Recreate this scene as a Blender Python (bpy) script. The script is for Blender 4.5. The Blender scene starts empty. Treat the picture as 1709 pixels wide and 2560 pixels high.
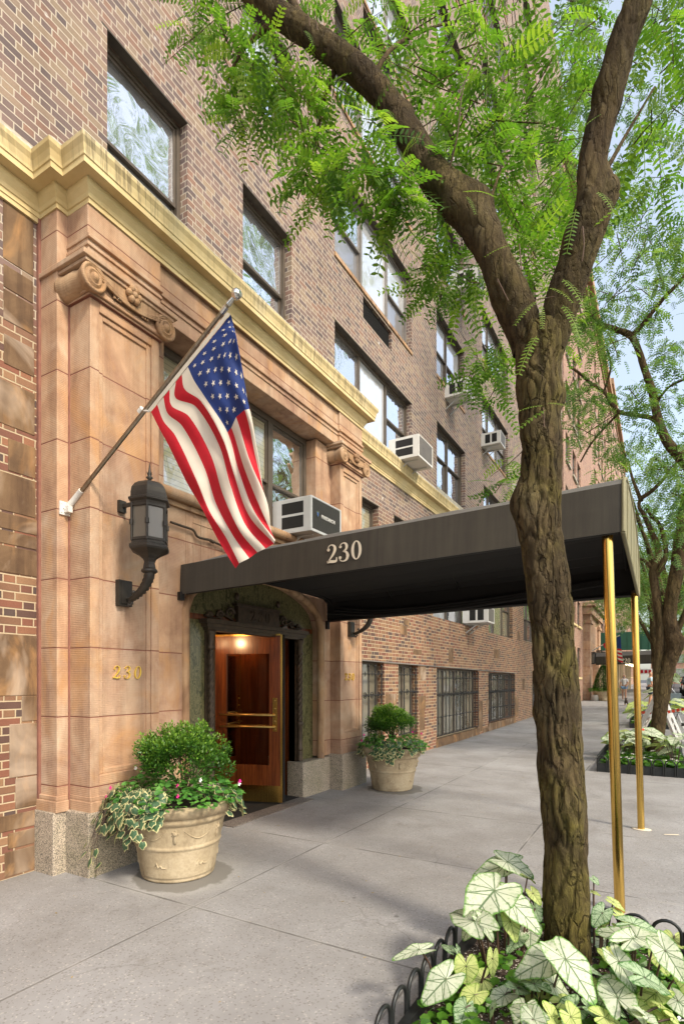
import bpy, math, random
import numpy as np
from mathutils import Vector, Matrix, noise
random.seed(7); rng = np.random.default_rng(7)
R = math.radians
scene = bpy.context.scene
COL = scene.collection
# ------------------------------------------------------------ camera (level, vertical shift like an architectural lens)
FP, CX, HY, CH = 1382.0, 854.5, 1697.0, 1.6       # focal length, centre and horizon of the 1709x2560 photograph; eye height
YAW = math.atan(797.5 / FP)
C3, S3 = math.cos(YAW), math.sin(YAW)
cd = bpy.data.cameras.new("camera"); cam = bpy.data.objects.new("camera", cd); COL.objects.link(cam)
cam.location = (0, 0, CH); cam.rotation_euler = (R(90), 0, YAW)
cd.sensor_fit = 'VERTICAL'; cd.sensor_height = 24.0; cd.lens = 24.0 * FP / 2560.0
cd.shift_y = (HY - 1280.0) / 2560.0
cd.clip_start = 0.05; cd.clip_end = 2000
scene.camera = cam
# ------------------------------------------------------------ sky, sun, exposure
SUN_TRAVEL = Vector((-0.70, 0.24, -0.67)).normalized()
world = bpy.data.worlds.new("World"); scene.world = world; world.use_nodes = True
wn = world.node_tree; wn.nodes.clear()
wo = wn.nodes.new('ShaderNodeOutputWorld'); bg = wn.nodes.new('ShaderNodeBackground'); sk = wn.nodes.new('ShaderNodeTexSky')
sk.sky_type = 'NISHITA'; sk.sun_disc = False
to_sun = -SUN_TRAVEL
sk.sun_elevation = math.asin(to_sun.z); sk.sun_rotation = math.atan2(to_sun.x, to_sun.y)
sk.air_density = 1.0; sk.dust_density = 3.0; sk.ozone_density = 1.0
bg.inputs['Strength'].default_value = 0.15
hz = wn.nodes.new('ShaderNodeMixRGB'); hz.blend_type = 'ADD'; hz.inputs[0].default_value = 1.0; hz.inputs[2].default_value = (1.5, 1.5, 1.25, 1)      # thin bright summer haze
wn.links.new(sk.outputs[0], hz.inputs[1]); wn.links.new(hz.outputs[0], bg.inputs[0]); wn.links.new(bg.outputs[0], wo.inputs[0])
sd = bpy.data.lights.new("sun", 'SUN'); sun = bpy.data.objects.new("sun", sd); COL.objects.link(sun)
sd.energy = 2.1; sd.angle = R(8); sd.color = (1.0, 0.90, 0.74)
sun.rotation_euler = SUN_TRAVEL.to_track_quat('-Z', 'Y').to_euler()
vs = scene.view_settings; vs.view_transform = 'Standard'; vs.look = 'None'; vs.exposure = 0.82; vs.gamma = 1.0

# ------------------------------------------------------------ geometry helpers
def P(u, v, x=None, y=None, z=None):
    """point of the photograph -> point of the place, on the plane x=, y= or z= where the thing stands"""
    l = (u - CX) / FP; k = (HY - v) / FP
    d = (-S3 + C3 * l, C3 + S3 * l, k)
    t = x / d[0] if x is not None else (y / d[1] if y is not None else (z - CH) / d[2])
    return Vector((d[0] * t, d[1] * t, CH + d[2] * t))
def gz(y):                                   # the pavement climbs very gently away from the camera
    return 0.0 if y < 14 else 0.0062 * (y - 14)
def root_loc(o):
    while o.parent: o = o.parent
    return Vector(o.location)
class MB:
    def __init__(s): s.v = []; s.f = []; s.sm = []
    def add(s, vs, fs, smooth=False):
        b = len(s.v); s.v += [tuple(q) for q in vs]
        s.f += [tuple(b + i for i in f) for f in fs]; s.sm += [smooth] * len(fs); return s
    def box(s, x0, x1, y0, y1, z0, z1):
        if x0 > x1: x0, x1 = x1, x0
        if y0 > y1: y0, y1 = y1, y0
        if z0 > z1: z0, z1 = z1, z0
        return s.add([(x0,y0,z0),(x1,y0,z0),(x1,y1,z0),(x0,y1,z0),(x0,y0,z1),(x1,y0,z1),(x1,y1,z1),(x0,y1,z1)],
                     [(3,2,1,0),(4,5,6,7),(0,1,5,4),(1,2,6,5),(2,3,7,6),(3,0,4,7)])
    def hexa(s, p):                          # eight corners, bottom four then top four
        return s.add(p, [(3,2,1,0),(4,5,6,7),(0,1,5,4),(1,2,6,5),(2,3,7,6),(3,0,4,7)])
    def bar(s, a, b, w, h=None):             # square bar between two points
        a = Vector(a); b = Vector(b); d = (b - a).normalized(); h = h or w
        up = Vector((0,0,1)) if abs(d.z) < .9 else Vector((1,0,0))
        sx = d.cross(up).normalized() * (w / 2); sy = sx.normalized().cross(d) * (h / 2)
        return s.hexa([a-sx-sy, a+sx-sy, a+sx+sy, a-sx+sy, b-sx-sy, b+sx-sy, b+sx+sy, b-sx+sy])
    def tube(s, pts, r, n=10, caps=True, smooth=True, flat=1.0):
        pts = [Vector(p) for p in pts]; rs = r if isinstance(r, (list, tuple)) else [r] * len(pts)
        ref = None; rings = []
        for i, p in enumerate(pts):
            d = (pts[min(i+1, len(pts)-1)] - pts[max(i-1, 0)]).normalized()
            if ref is None:
                ref = d.orthogonal().normalized()
            ref = (ref - d * ref.dot(d)).normalized(); b = d.cross(ref)
            rings.append([p + (ref * math.cos(2*math.pi*j/n) + b * math.sin(2*math.pi*j/n) * flat) * rs[i] for j in range(n)])
        vs = [q for rg in rings for q in rg]; fs = []
        for i in range(len(rings) - 1):
            for j in range(n):
                fs.append((i*n+j, i*n+(j+1) % n, (i+1)*n+(j+1) % n, (i+1)*n+j))
        s.add(vs, fs, smooth)
        if caps:
            m = len(rings) - 1
            s.add(rings[0], [tuple(range(n))[::-1]]); s.add(rings[m], [tuple(range(n))])
        return s
    def lathe(s, prof, c, n=32, smooth=True, axis='z', sx=1.0, sy=1.0):
        vs = []; fs = []
        for (r, h) in prof:
            for j in range(n):
                a = 2 * math.pi * j / n
                if axis == 'z': vs.append((c[0] + r*math.cos(a)*sx, c[1] + r*math.sin(a)*sy, c[2] + h))
                elif axis == 'x': vs.append((c[0] + h, c[1] + r*math.cos(a), c[2] + r*math.sin(a)))
                else: vs.append((c[0] + r*math.sin(a), c[1] + h, c[2] + r*math.cos(a)))
        for i in range(len(prof) - 1):
            for j in range(n): fs.append((i*n+j, i*n+(j+1) % n, (i+1)*n+(j+1) % n, (i+1)*n+j))
        if prof[0][0] > 1e-6: fs.append(tuple(range(n))[::-1])
        if prof[-1][0] > 1e-6: fs.append(tuple(range((len(prof)-1)*n, len(prof)*n)))
        return s.add(vs, fs, smooth)
    def prism(s, poly, x0, x1, axis='x'):    # a flat outline with thickness; poly in the two other axes
        n = len(poly); f = {'x': lambda a, b, c: (c, a, b), 'y': lambda a, b, c: (a, c, b), 'z': lambda a, b, c: (a, b, c)}[axis]
        vs = [f(a, b, x0) for a, b in poly] + [f(a, b, x1) for a, b in poly]
        fs = [tuple(range(n))[::-1], tuple(range(n, 2*n))] + [(i, (i+1) % n, n+(i+1) % n, n+i) for i in range(n)]
        return s.add(vs, fs)
    def ball(s, c, r, n=12, sz=1.0):
        k = n // 2
        prof = [(max(1e-7, r*math.sin(math.pi*i/k)), -r*sz*math.cos(math.pi*i/k)) for i in range(k+1)]
        return s.lathe(prof, c, n)
    def build(s, name, mat, parent=None, loc=None):
        me = bpy.data.meshes.new(name)
        off = root_loc(parent) if parent else (Vector(loc) if loc else Vector((0,0,0)))
        me.from_pydata([(q[0]-off.x, q[1]-off.y, q[2]-off.z) for q in s.v], [], s.f)
        me.polygons.foreach_set('use_smooth', s.sm); me.update()
        bm_fix(me)
        if isinstance(mat, (list, tuple)):
            for m in mat: me.materials.append(m)
        else: me.materials.append(mat)
        o = bpy.data.objects.new(name, me); COL.objects.link(o)
        if parent: o.parent = parent
        else: o.location = off
        return o
import bmesh
def bm_fix(me):
    bm = bmesh.new(); bm.from_mesh(me); bmesh.ops.recalc_face_normals(bm, faces=bm.faces); bm.to_mesh(me); bm.free()
def quads_obj(name, V, F, mat, parent=None, tint=None, uv=None, smooth=False):
    me = bpy.data.meshes.new(name); off = root_loc(parent) if parent else Vector((0,0,0))
    V = np.asarray(V, dtype=np.float32) - np.array(off, dtype=np.float32); F = np.asarray(F, dtype=np.int32)
    me.vertices.add(len(V)); me.vertices.foreach_set('co', V.ravel())
    k = F.shape[1]; me.loops.add(F.size); me.loops.foreach_set('vertex_index', F.ravel())
    me.polygons.add(len(F)); me.polygons.foreach_set('loop_start', np.arange(0, F.size, k, dtype=np.int32))
    me.polygons.foreach_set('use_smooth', np.full(len(F), smooth))
    if tint is not None:
        at = me.attributes.new('tint', 'FLOAT', 'POINT'); at.data.foreach_set('value', np.asarray(tint, dtype=np.float32))
    if uv is not None:
        ul = me.uv_layers.new(name='leaf_map'); ul.data.foreach_set('uv', np.asarray(uv, dtype=np.float32)[F.ravel()].ravel())
    me.update(calc_edges=True); me.materials.append(mat)
    o = bpy.data.objects.new(name, me); COL.objects.link(o)
    if parent: o.parent = parent
    return o
def tag(o, label=None, cat=None, group=None, kind=None):
    if label: o['label'] = label
    if cat: o['category'] = cat
    if group: o['group'] = group
    if kind: o['kind'] = kind
    return o
def thing(name, label, cat, loc=(0,0,0), group=None):
    o = bpy.data.objects.new(name, None); COL.objects.link(o); o.location = loc; o.empty_display_size = .2
    return tag(o, label, cat, group)
def copy_tree(root, loc, rz=0.0, label=None, group=None, scale=1.0):
    r = root.copy(); COL.objects.link(r); r.location = loc; r.rotation_euler = (0, 0, rz); r.scale = (scale,)*3
    if label: r['label'] = label
    if group: r['group'] = group
    for ch in root.children:
        c = ch.copy(); COL.objects.link(c); c.parent = r
        for g in ch.children:
            d = g.copy(); COL.objects.link(d); d.parent = c
    return r
def bevel(o, w=.006, seg=2):
    m = o.modifiers.new('bevel', 'BEVEL'); m.width = w; m.segments = seg; m.limit_method = 'ANGLE'; m.angle_limit = R(40); return o
def smooth_path(pts, n):
    pts = [Vector(p) for p in pts]; out = []
    for i in range(len(pts) - 1):
        p0 = pts[max(i-1, 0)]; p1 = pts[i]; p2 = pts[i+1]; p3 = pts[min(i+2, len(pts)-1)]
        for k in range(n):
            t = k / n
            out.append(.5*((2*p1)+(p2-p0)*t+(2*p0-5*p1+4*p2-p3)*t*t+(3*p1-p0-3*p2+p3)*t**3))
    out.append(pts[-1]); return out
def lerp_list(a, n):
    out = []
    for i in range(len(a)-1):
        for k in range(n): out.append(a[i] + (a[i+1]-a[i])*k/n)
    out.append(a[-1]); return out

# ------------------------------------------------------------ material helpers
class M:
    def __init__(s, name):
        s.m = bpy.data.materials.new(name); s.m.use_nodes = True; s.t = s.m.node_tree
        s.b = s.t.nodes['Principled BSDF']; s.o = s.t.nodes['Material Output']
    def n(s, typ, **kw):
        nd = s.t.nodes.new('ShaderNode' + typ)
        for k, v in kw.items():
            if k.startswith('i_'):
                key = k[2:]; key = int(key) if key.isdigit() else key
                s.put(nd.inputs[key], v)
            else: setattr(nd, k, v)
        return nd
    def put(s, sock, v):
        if isinstance(v, bpy.types.NodeSocket): s.t.links.new(v, sock)
        elif isinstance(v, bpy.types.Node): s.t.links.new(v.outputs[0], sock)
        else:
            if isinstance(v, tuple) and len(v) == 3 and sock.type == 'RGBA': v = v + (1,)
            sock.default_value = v
    def math(s, op, a, b=0.0, c=None):
        nd = s.n('Math', operation=op); s.put(nd.inputs[0], a); s.put(nd.inputs[1], b)
        if c is not None: s.put(nd.inputs[2], c)
        return nd.outputs[0]
    def mix(s, f, a, b, blend='MIX'):
        nd = s.n('MixRGB', blend_type=blend); s.put(nd.inputs[0], f); s.put(nd.inputs[1], a); s.put(nd.inputs[2], b); return nd.outputs[0]
    def ramp(s, f, stops, interp='LINEAR'):
        nd = s.n('ValToRGB'); s.put(nd.inputs[0], f); cr = nd.color_ramp; cr.interpolation = interp
        while len(cr.elements) < len(stops): cr.elements.new(.5)
        for e, (p, c) in zip(cr.elements, stops):
            e.position = p; e.color = (c if len(c) == 4 else tuple(c)+(1,)) if isinstance(c, tuple) else (c, c, c, 1)
        return nd.outputs[0]
    def noise(s, scale, vec=None, detail=3, rough=.55, dist=0.0):
        nd = s.n('TexNoise'); nd.inputs['Scale'].default_value = scale; nd.inputs['Detail'].default_value = detail
        nd.inputs['Roughness'].default_value = rough; nd.inputs['Distortion'].default_value = dist
        if vec is not None: s.put(nd.inputs['Vector'], vec)
        return nd.outputs[0]
    def pos(s): return s.n('NewGeometry').outputs['Position']
    def obj(s): return s.n('TexCoord').outputs['Object']
    def sep(s, v):
        nd = s.n('SeparateXYZ'); s.put(nd.inputs[0], v); return nd.outputs
    def comb(s, x, y, z):
        nd = s.n('CombineXYZ'); s.put(nd.inputs[0], x); s.put(nd.inputs[1], y); s.put(nd.inputs[2], z); return nd.outputs[0]
    def scale(s, v, k):
        nd = s.n('VectorMath', operation='MULTIPLY'); s.put(nd.inputs[0], v); nd.inputs[1].default_value = k; return nd.outputs[0]
    def bump(s, h, strength=.5, dist=.01):
        nd = s.n('Bump'); nd.inputs['Strength'].default_value = strength; nd.inputs['Distance'].default_value = dist
        s.put(nd.inputs['Height'], h); s.t.links.new(nd.outputs[0], s.b.inputs['Normal']); return nd
    def set(s, col=None, rough=None, metal=None, spec=None):
        if col is not None: s.put(s.b.inputs['Base Color'], col)
        if rough is not None: s.put(s.b.inputs['Roughness'], rough)
        if metal is not None: s.put(s.b.inputs['Metallic'], metal)
        if spec is not None: s.put(s.b.inputs['Specular IOR Level'], spec)
        return s
def plain(name, col, rough=.6, metal=0.0, var=.18, scale=8.0, bump=0.0, spec=None):
    m = M(name); v = m.obj(); n = m.noise(scale, v, 5, .6)
    lo = tuple(c*(1-var) for c in col); hi = tuple(min(1, c*(1+var)) for c in col)
    m.set(m.ramp(n, [(.3, lo), (.7, hi)]), m.math('MULTIPLY_ADD', n, .2, rough - .1), metal, spec)
    if bump: m.bump(m.noise(scale*6, v, 3), bump, .004)
    return m.m

def brick_mat(name, tones, mortar, lower=None, split=None, mlow=None, h=.0677, L=.2, S=.1, soot=.35):
    """Flemish bond in real sizes, one random tone per brick; below `split` the redder ground-floor bricks"""
    m = M(name); p = m.pos(); X, Y, Z = m.sep(p)
    u = m.math('ADD', Y, X); per = L + S
    wob = m.math('MULTIPLY', m.math('SUBTRACT', m.noise(3.0, p, 2), .5), .006)
    row = m.math('DIVIDE', m.math('ADD', Z, wob), h); ri = m.math('FLOOR', row); rf = m.math('FRACT', row)
    jog = m.math('MULTIPLY', m.math('FRACT', m.math('MULTIPLY', m.math('SINE', m.math('MULTIPLY', ri, 12.9898)), 437.5)), .03)
    off = m.math('ADD', m.math('MULTIPLY', m.math('FLOORED_MODULO', ri, 2.0), per/2), jog)
    q = m.math('DIVIDE', m.math('ADD', u, off), per); qi = m.math('FLOOR', q); qf = m.math('MULTIPLY', m.math('FRACT', q), per)
    hd = m.math('GREATER_THAN', qf, L); loc = m.math('SUBTRACT', qf, m.math('MULTIPLY', hd, L))
    ln = m.math('SUBTRACT', L, m.math('MULTIPLY', hd, L - S))
    dx = m.math('MINIMUM', loc, m.math('SUBTRACT', ln, loc))
    dz = m.math('MULTIPLY', m.math('MINIMUM', rf, m.math('SUBTRACT', 1.0, rf)), h)
    d = m.math('ADD', m.math('MINIMUM', dx, dz), m.math('MULTIPLY', m.math('SUBTRACT', m.noise(40, p, 2), .5), .003))
    face = m.n('MapRange', interpolation_type='SMOOTHSTEP', i_0=d, i_1=.0042, i_2=.0072).outputs[0]
    wn_ = m.n('TexWhiteNoise', noise_dimensions='3D', i_0=m.comb(m.math('ADD', m.math('MULTIPLY', qi, 2.0), hd), ri, 0.0))
    rnd = wn_.outputs[0]
    st = [(i/len(tones), t) for i, t in enumerate(tones)]
    c = m.ramp(rnd, st, 'CONSTANT')
    if lower:
        c2 = m.ramp(rnd, [(i/len(lower), t) for i, t in enumerate(lower)], 'CONSTANT')
        f = m.n('MapRange', i_0=m.math('ADD', Z, m.math('MULTIPLY', m.noise(.5, p, 2), .4)), i_1=split-.5, i_2=split).outputs[0]
        c = m.mix(f, c2, c)
    g = m.noise(90, p, 4, .7); c = m.mix(.28, c, m.ramp(g, [(.3, .25), (.7, 1.0)]), 'MULTIPLY')
    big = m.noise(.55, m.scale(p, (1, 1, 1.8)), 4, .6)
    c = m.mix(1.0, c, m.ramp(big, [(.32, (1-soot*.6,)*3), (.6, (1.06, 1.03, 1.0))]), 'MULTIPLY')
    drip = m.noise(1.0, m.scale(p, (3, 3, .25)), 3, .6)
    c = m.mix(.35, c, m.ramp(drip, [(.35, (.62, .58, .56)), (.5, (1, 1, 1))]), 'MULTIPLY')
    if lower:
        sp_ = m.n('TexVoronoi', i_Vector=p, i_Scale=1.7).outputs['Distance']; c = m.mix(m.math('MULTIPLY', m.ramp(sp_, [(.035, .8), (.055, 0.0)]), f), c, (.62,.60,.58))
    mo = m.mix(m.noise(12, p, 3), mortar, tuple(k*.72 for k in mortar))
    if mlow: mo = m.mix(f, mlow, mo)
    m.set(m.mix(face, mo, c), .88)
    hgt = m.math('ADD', face, m.math('MULTIPLY', g, .35)); m.bump(hgt, .7, .006)
    return m.m
def stone_mat(name, a, b, c3, joints=None, tool=True, streak=.3, joint_col=(.2,.08,.05)):
    m = M(name); p = m.pos(); X, Y, Z = m.sep(p)
    n1 = m.noise(2.1, p, 6, .66, .6); n2 = m.noise(7, p, 5, .6)
    col = m.ramp(n1, [(.28, a), (.5, b), (.72, c3)])
    col = m.mix(.35, col, m.ramp(n2, [(.3, (.62,.55,.5)), (.65, (1.1,1.08,1.05))]), 'MULTIPLY')
    dr = m.noise(1.0, m.scale(p, (9, 9, .8)), 4, .65)
    col = m.mix(streak, col, m.ramp(dr, [(.36, (.35,.27,.22)), (.52, (1,1,1))]), 'MULTIPLY')
    rs = m.noise(2.0, m.scale(p, (1.2, 1.2, .7)), 4, .6, 1.2)
    col = m.mix(m.ramp(rs, [(.53, 0.0), (.70, .50)]), col, (.46, .24, .085))
    rs2 = m.noise(1.3, m.scale(p, (1.1, 1.3, .8)), 4, .6, .8)
    col = m.mix(m.ramp(rs2, [(.55, 0.0), (.72, .45)]), col, (.62, .50, .38))
    h = m.math('MULTIPLY', m.noise(160, p, 3, .7), .5)
    if tool:
        w = m.math('SINE', m.math('MULTIPLY', Z, 420.0)); h = m.math('ADD', h, m.math('MULTIPLY', w, .22))
    if joints:
        z0, dz = joints
        fr = m.math('FRACT', m.math('DIVIDE', m.math('SUBTRACT', Z, z0 - dz/2), dz))
        dj = m.math('MULTIPLY', m.math('ABSOLUTE', m.math('SUBTRACT', fr, .5)), dz)
        dj = m.math('ADD', dj, m.math('MULTIPLY', m.math('SUBTRACT', m.noise(30, p, 2), .5), .002))
        jm = m.n('MapRange', i_0=dj, i_1=.0036, i_2=.0075).outputs[0]
        ids = m.n('TexWhiteNoise', noise_dimensions='2D', i_0=m.comb(m.math('FLOOR', m.math('DIVIDE', m.math('SUBTRACT', Z, z0), dz)), m.math('FLOOR', m.math('MULTIPLY', m.math('ADD', Y, .13), 1.3)), 0.0)).outputs[0]
        col = m.mix(.7, col, m.ramp(ids, [(0.0, (.82,.78,.8)), (.5, (1.0,.98,.94)), (1.0, (1.1,1.0,.88))]), 'MULTIPLY')
        col = m.mix(jm, joint_col, col); h = m.math('ADD', h, jm)
    m.set(col, .85); m.bump(h, .5, .004); return m.m
def granite_mat(name, base, dark, moss=.4):
    m = M(name); p = m.pos(); X, Y, Z = m.sep(p)
    v = m.n('TexVoronoi', i_Vector=p, i_Scale=210.0).outputs['Color']
    s = m.sep(v)[0]
    c = m.ramp(s, [(0.0, dark), (.22, tuple(k*.6 for k in base)), (.45, base), (.8, tuple(min(1,k*1.35) for k in base))], 'CONSTANT')
    c = m.mix(.5, c, m.ramp(m.noise(3, p, 4), [(.3, (.7,.68,.62)), (.65, (1.08,1.05,1.0))]), 'MULTIPLY')
    f = m.math('MULTIPLY', m.ramp(m.noise(2.2, p, 4, .6, .5), [(.45, 0.0), (.68, moss)]), 1.0)
    c = m.mix(f, c, (.10, .11, .03)); m.set(c, .7); m.bump(m.noise(120, p, 3), .3, .004); return m.m
# ------------------------------------------------------------ materials
MAUVE = [(.205,.138,.118),(.235,.158,.128),(.28,.205,.150),(.165,.118,.108),(.22,.145,.120),(.29,.215,.15),(.135,.100,.095),(.255,.150,.110),(.20,.138,.122)]
REDS = [(.235,.095,.058),(.27,.125,.068),(.185,.080,.052),(.29,.165,.088),(.12,.065,.05),(.25,.135,.075),(.22,.115,.065),(.10,.065,.055)]
m_brick = brick_mat('weathered_brick', MAUVE, (.49,.42,.33), REDS, 5.0, (.42,.33,.21))
m_brick220 = brick_mat('pink_brick', [(.36,.19,.13),(.40,.23,.16),(.31,.16,.11),(.44,.27,.18),(.27,.14,.11)], (.46,.36,.27))
m_brickfar = brick_mat('far_brick', [(.42,.24,.17),(.46,.28,.20),(.37,.20,.15)], (.48,.38,.30))
m_fieldstone = stone_mat('brown_fieldstone', (.085,.048,.023), (.14,.082,.040), (.20,.128,.066), tool=False, streak=.5)
m_stone = stone_mat('cast_brownstone', (.30,.175,.115), (.43,.28,.18), (.50,.38,.27), joints=(.718,.5685))
m_stone_plain = stone_mat('carved_brownstone', (.25,.145,.08), (.37,.23,.125), (.46,.32,.19), streak=.65)
m_granite = granite_mat('speckled_granite', (.42,.355,.28), (.09,.08,.065), .3)
m_thresh = granite_mat('threshold_granite', (.22,.19,.17), (.05,.045,.04), 0.0)
def cornice_mat():
    m = M('ochre_painted_cornice'); p = m.pos(); X, Y, Z = m.sep(p)
    n = m.noise(2.2, p, 5, .6); c = m.ramp(n, [(.3, (.50,.38,.17)), (.55, (.62,.50,.26)), (.75, (.56,.47,.28))])
    st = m.noise(1.0, m.comb(m.math('MULTIPLY', m.math('ADD', Y, X), 30.0), m.math('MULTIPLY', Y, .0), m.math('MULTIPLY', Z, 2.0)), 3, .7)
    zz = m.math('MULTIPLY', m.n('MapRange', i_0=Z, i_1=5.63, i_2=5.66).outputs[0], m.ramp(st, [(.49, 0.0), (.56, .6)]))
    zz = m.math('MULTIPLY', zz, m.ramp(m.noise(1.1, p, 2), [(.38, .15), (.55, 1.0)]))
    c = m.mix(zz, c, (.10,.075,.05))
    top = m.n('MapRange', i_0=m.math('ADD', Z, m.math('MULTIPLY', m.noise(14, p, 3), .05)), i_1=5.80, i_2=5.825).outputs[0]
    c = m.mix(top, c, m.ramp(m.noise(25, p, 4), [(.3, (.20,.19,.13)), (.7, (.50,.46,.38))]))
    m.set(c, .8); m.bump(m.noise(60, p, 4), .3, .004); return m.m
m_cornice = cornice_mat()
def marble_mat():
    m = M('green_marble'); p = m.pos()
    w = m.noise(9, m.scale(p, (1,1,.6)), 9, .78, 1.6); c = m.ramp(w, [(.30,(.03,.033,.015)),(.46,(.085,.082,.038)),(.50,(.22,.20,.09)),(.54,(.09,.087,.04)),(.75,(.17,.155,.075))])
    m.set(c, .22, 0, .6); return m.m
m_marble = marble_mat()
m_iron = plain('wrought_iron', (.018,.017,.016), .5, .3, .3, 20)
m_bronze = plain('dark_bronze', (.070,.048,.030), .5, .3, .4, 18, .2)
m_verd = plain('patinated_copper', (.032,.027,.021), .5, .2, .35, 12, .1)
m_frame = plain('window_frame_brown', (.095,.075,.055), .5, .2, .15, 6)
m_framelt = plain('window_frame_grey', (.20,.18,.16), .5, .2, .15, 6)
m_dark = plain('dark_void', (.012,.011,.010), .9)
m_lintel = plain('steel_lintel', (.055,.042,.03), .8, 0, .4, 5)
def brass_mat(name, col, rough):
    m = M(name); p = m.obj(); n = m.noise(1.0, m.scale(p, (60, 60, 1.2)), 3, .6)
    m.set(m.ramp(n, [(.3, tuple(k*.6 for k in col)), (.7, col)]), m.math('MULTIPLY_ADD', n, .16, rough - .05), 1.0); return m.m
m_brass = brass_mat('polished_brass', (.86,.58,.16), .16)
m_brassold = brass_mat('worn_brass', (.62,.42,.13), .3)
def wood_mat():
    m = M('varnished_mahogany'); p = m.pos(); g = m.noise(1.0, m.scale(p, (30, 30, 2.0)), 5, .6, .8)
    c = m.ramp(g, [(.3,(.055,.012,.003)),(.55,(.14,.036,.008)),(.8,(.22,.065,.014))]); m.set(c, .22, 0, .55)
    m.b.inputs['Coat Weight'].default_value = .25; m.b.inputs['Coat Roughness'].default_value = .3; return m.m
m_wood = wood_mat()
def cloth_awn():
    m = M('dark_awning_canvas'); p = m.pos(); X, Y, Z = m.sep(p)
    n = m.noise(1.3, p, 4, .6); c = m.ramp(n, [(.3,(.034,.029,.020)),(.7,(.052,.045,.031))])
    st = m.noise(1.0, m.scale(p, (14, 14, .6)), 4, .7); c = m.mix(.5, c, m.ramp(st, [(.35,(.55,.5,.5)),(.6,(1.1,1.08,1.05))]), 'MULTIPLY')
    fr = m.math('FRACT', m.math('DIVIDE', m.math('ADD', X, .35), 1.08)); sm_ = m.math('ABSOLUTE', m.math('SUBTRACT', fr, .5))
    c = m.mix(m.n('MapRange', i_0=sm_, i_1=.004, i_2=.0).outputs[0], c, (.02,.016,.013))
    m.set(c, .62, 0, .3); m.b.inputs['Sheen Weight'].default_value = .25
    m.bump(m.math('ADD', m.noise(300, p, 2), m.math('MULTIPLY', m.noise(2.5, p, 3), 2.0)), .25, .006); return m.m
m_awn = cloth_awn()
m_awnin = plain('awning_lining', (.012,.011,.010), .9, 0, .3, 2)
m_awnend = plain('awning_end_canvas', (.21,.19,.10), .65, 0, .15, 1.5, .1)
m_white = plain('white_enamel', (.62,.60,.55), .4, 0, .06, 4)
m_acgrey = plain('ac_painted_steel', (.50,.50,.48), .4, .1, .06, 4)
m_lov = plain('ac_louvre_dark', (.06,.055,.045), .5, .2, .2, 20)
m_cream = plain('cream_lettering', (.68,.60,.46), .7, 0, .05)
m_soil = plain('potting_soil', (.030,.020,.014), .95, 0, .6, 60, .8)
def soil_mat():
    m = M('bed_soil'); p = m.pos(); v = m.sep(m.n('TexVoronoi', i_Vector=p, i_Scale=140.0).outputs['Color'])[0]
    c = m.ramp(v, [(0.0,(.035,.020,.014)),(.6,(.055,.035,.025)),(.9,(.5,.45,.4))], 'CONSTANT'); m.set(c, .95); m.bump(m.noise(60, p, 4), .9, .02); return m.m
m_bedsoil = soil_mat()
def glass_mat(name, ra, rb, gloss, wav=.02, slats=False, tintc=(.9,.93,1.0), warm=None):
    m = M(name); p = m.pos(); X, Y, Z = m.sep(p)
    c = m.mix(m.ramp(m.noise(.8, p, 3), [(.35, 0.0), (.65, 1.0)]), ra, rb)
    if slats:
        s = m.math('ABSOLUTE', m.math('SINE', m.math('MULTIPLY', Z, 60.0))); c = m.mix(m.ramp(s, [(.1, .6), (.35, 0.0)]), c, tuple(k*.35 for k in ra))
    m.set(c, .7)
    g = m.n('BsdfGlossy', i_Color=tintc + (1,), i_Roughness=.03)
    bp = m.n('Bump', i_Strength=.25, i_Distance=wav); m.put(bp.inputs['Height'], m.noise(2.6, p, 1, .4, 1.5)); m.t.links.new(bp.outputs[0], g.inputs['Normal'])
    fr = m.n('Fresnel', i_IOR=1.5); f = m.math('MINIMUM', m.math('MULTIPLY_ADD', fr.outputs[0], 1.3, gloss), .92)
    mx = m.n('MixShader'); m.put(mx.inputs[0], f); m.t.links.new(m.b.outputs[0], mx.inputs[1]); m.t.links.new(g.outputs[0], mx.inputs[2])
    m.t.links.new(mx.outputs[0], m.o.inputs[0]); return m.m
g_curt = glass_mat('glass_over_pale_curtain', (.50,.53,.56), (.62,.64,.65), .32)
g_clear = glass_mat('clear_window_glass', (.10,.10,.105), (.34,.35,.35), .64, .03)
g_blind = glass_mat('glass_over_cream_blinds', (.30,.27,.16), (.42,.38,.24), .22, .03, True)
g_dark = glass_mat('dark_basement_glass', (.09,.085,.06), (.30,.27,.19), .14)
g_screen = glass_mat('insect_screen_glass', (.16,.16,.17), (.22,.22,.23), .08)
g_door = M('door_glass'); _g = g_door.n('BsdfGlossy', i_Color=(1,.95,.9,1), i_Roughness=.02); _t = g_door.n('BsdfTransparent', i_Color=(.82,.70,.60,1)); _f = g_door.n('Fresnel', i_IOR=1.5); _x = g_door.n('MixShader')
g_door.put(_x.inputs[0], g_door.math('MULTIPLY_ADD', _f.outputs[0], 1.2, .06)); g_door.t.links.new(_t.outputs[0], _x.inputs[1]); g_door.t.links.new(_g.outputs[0], _x.inputs[2]); g_door.t.links.new(_x.outputs[0], g_door.o.inputs[0]); g_door = g_door.m
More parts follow.
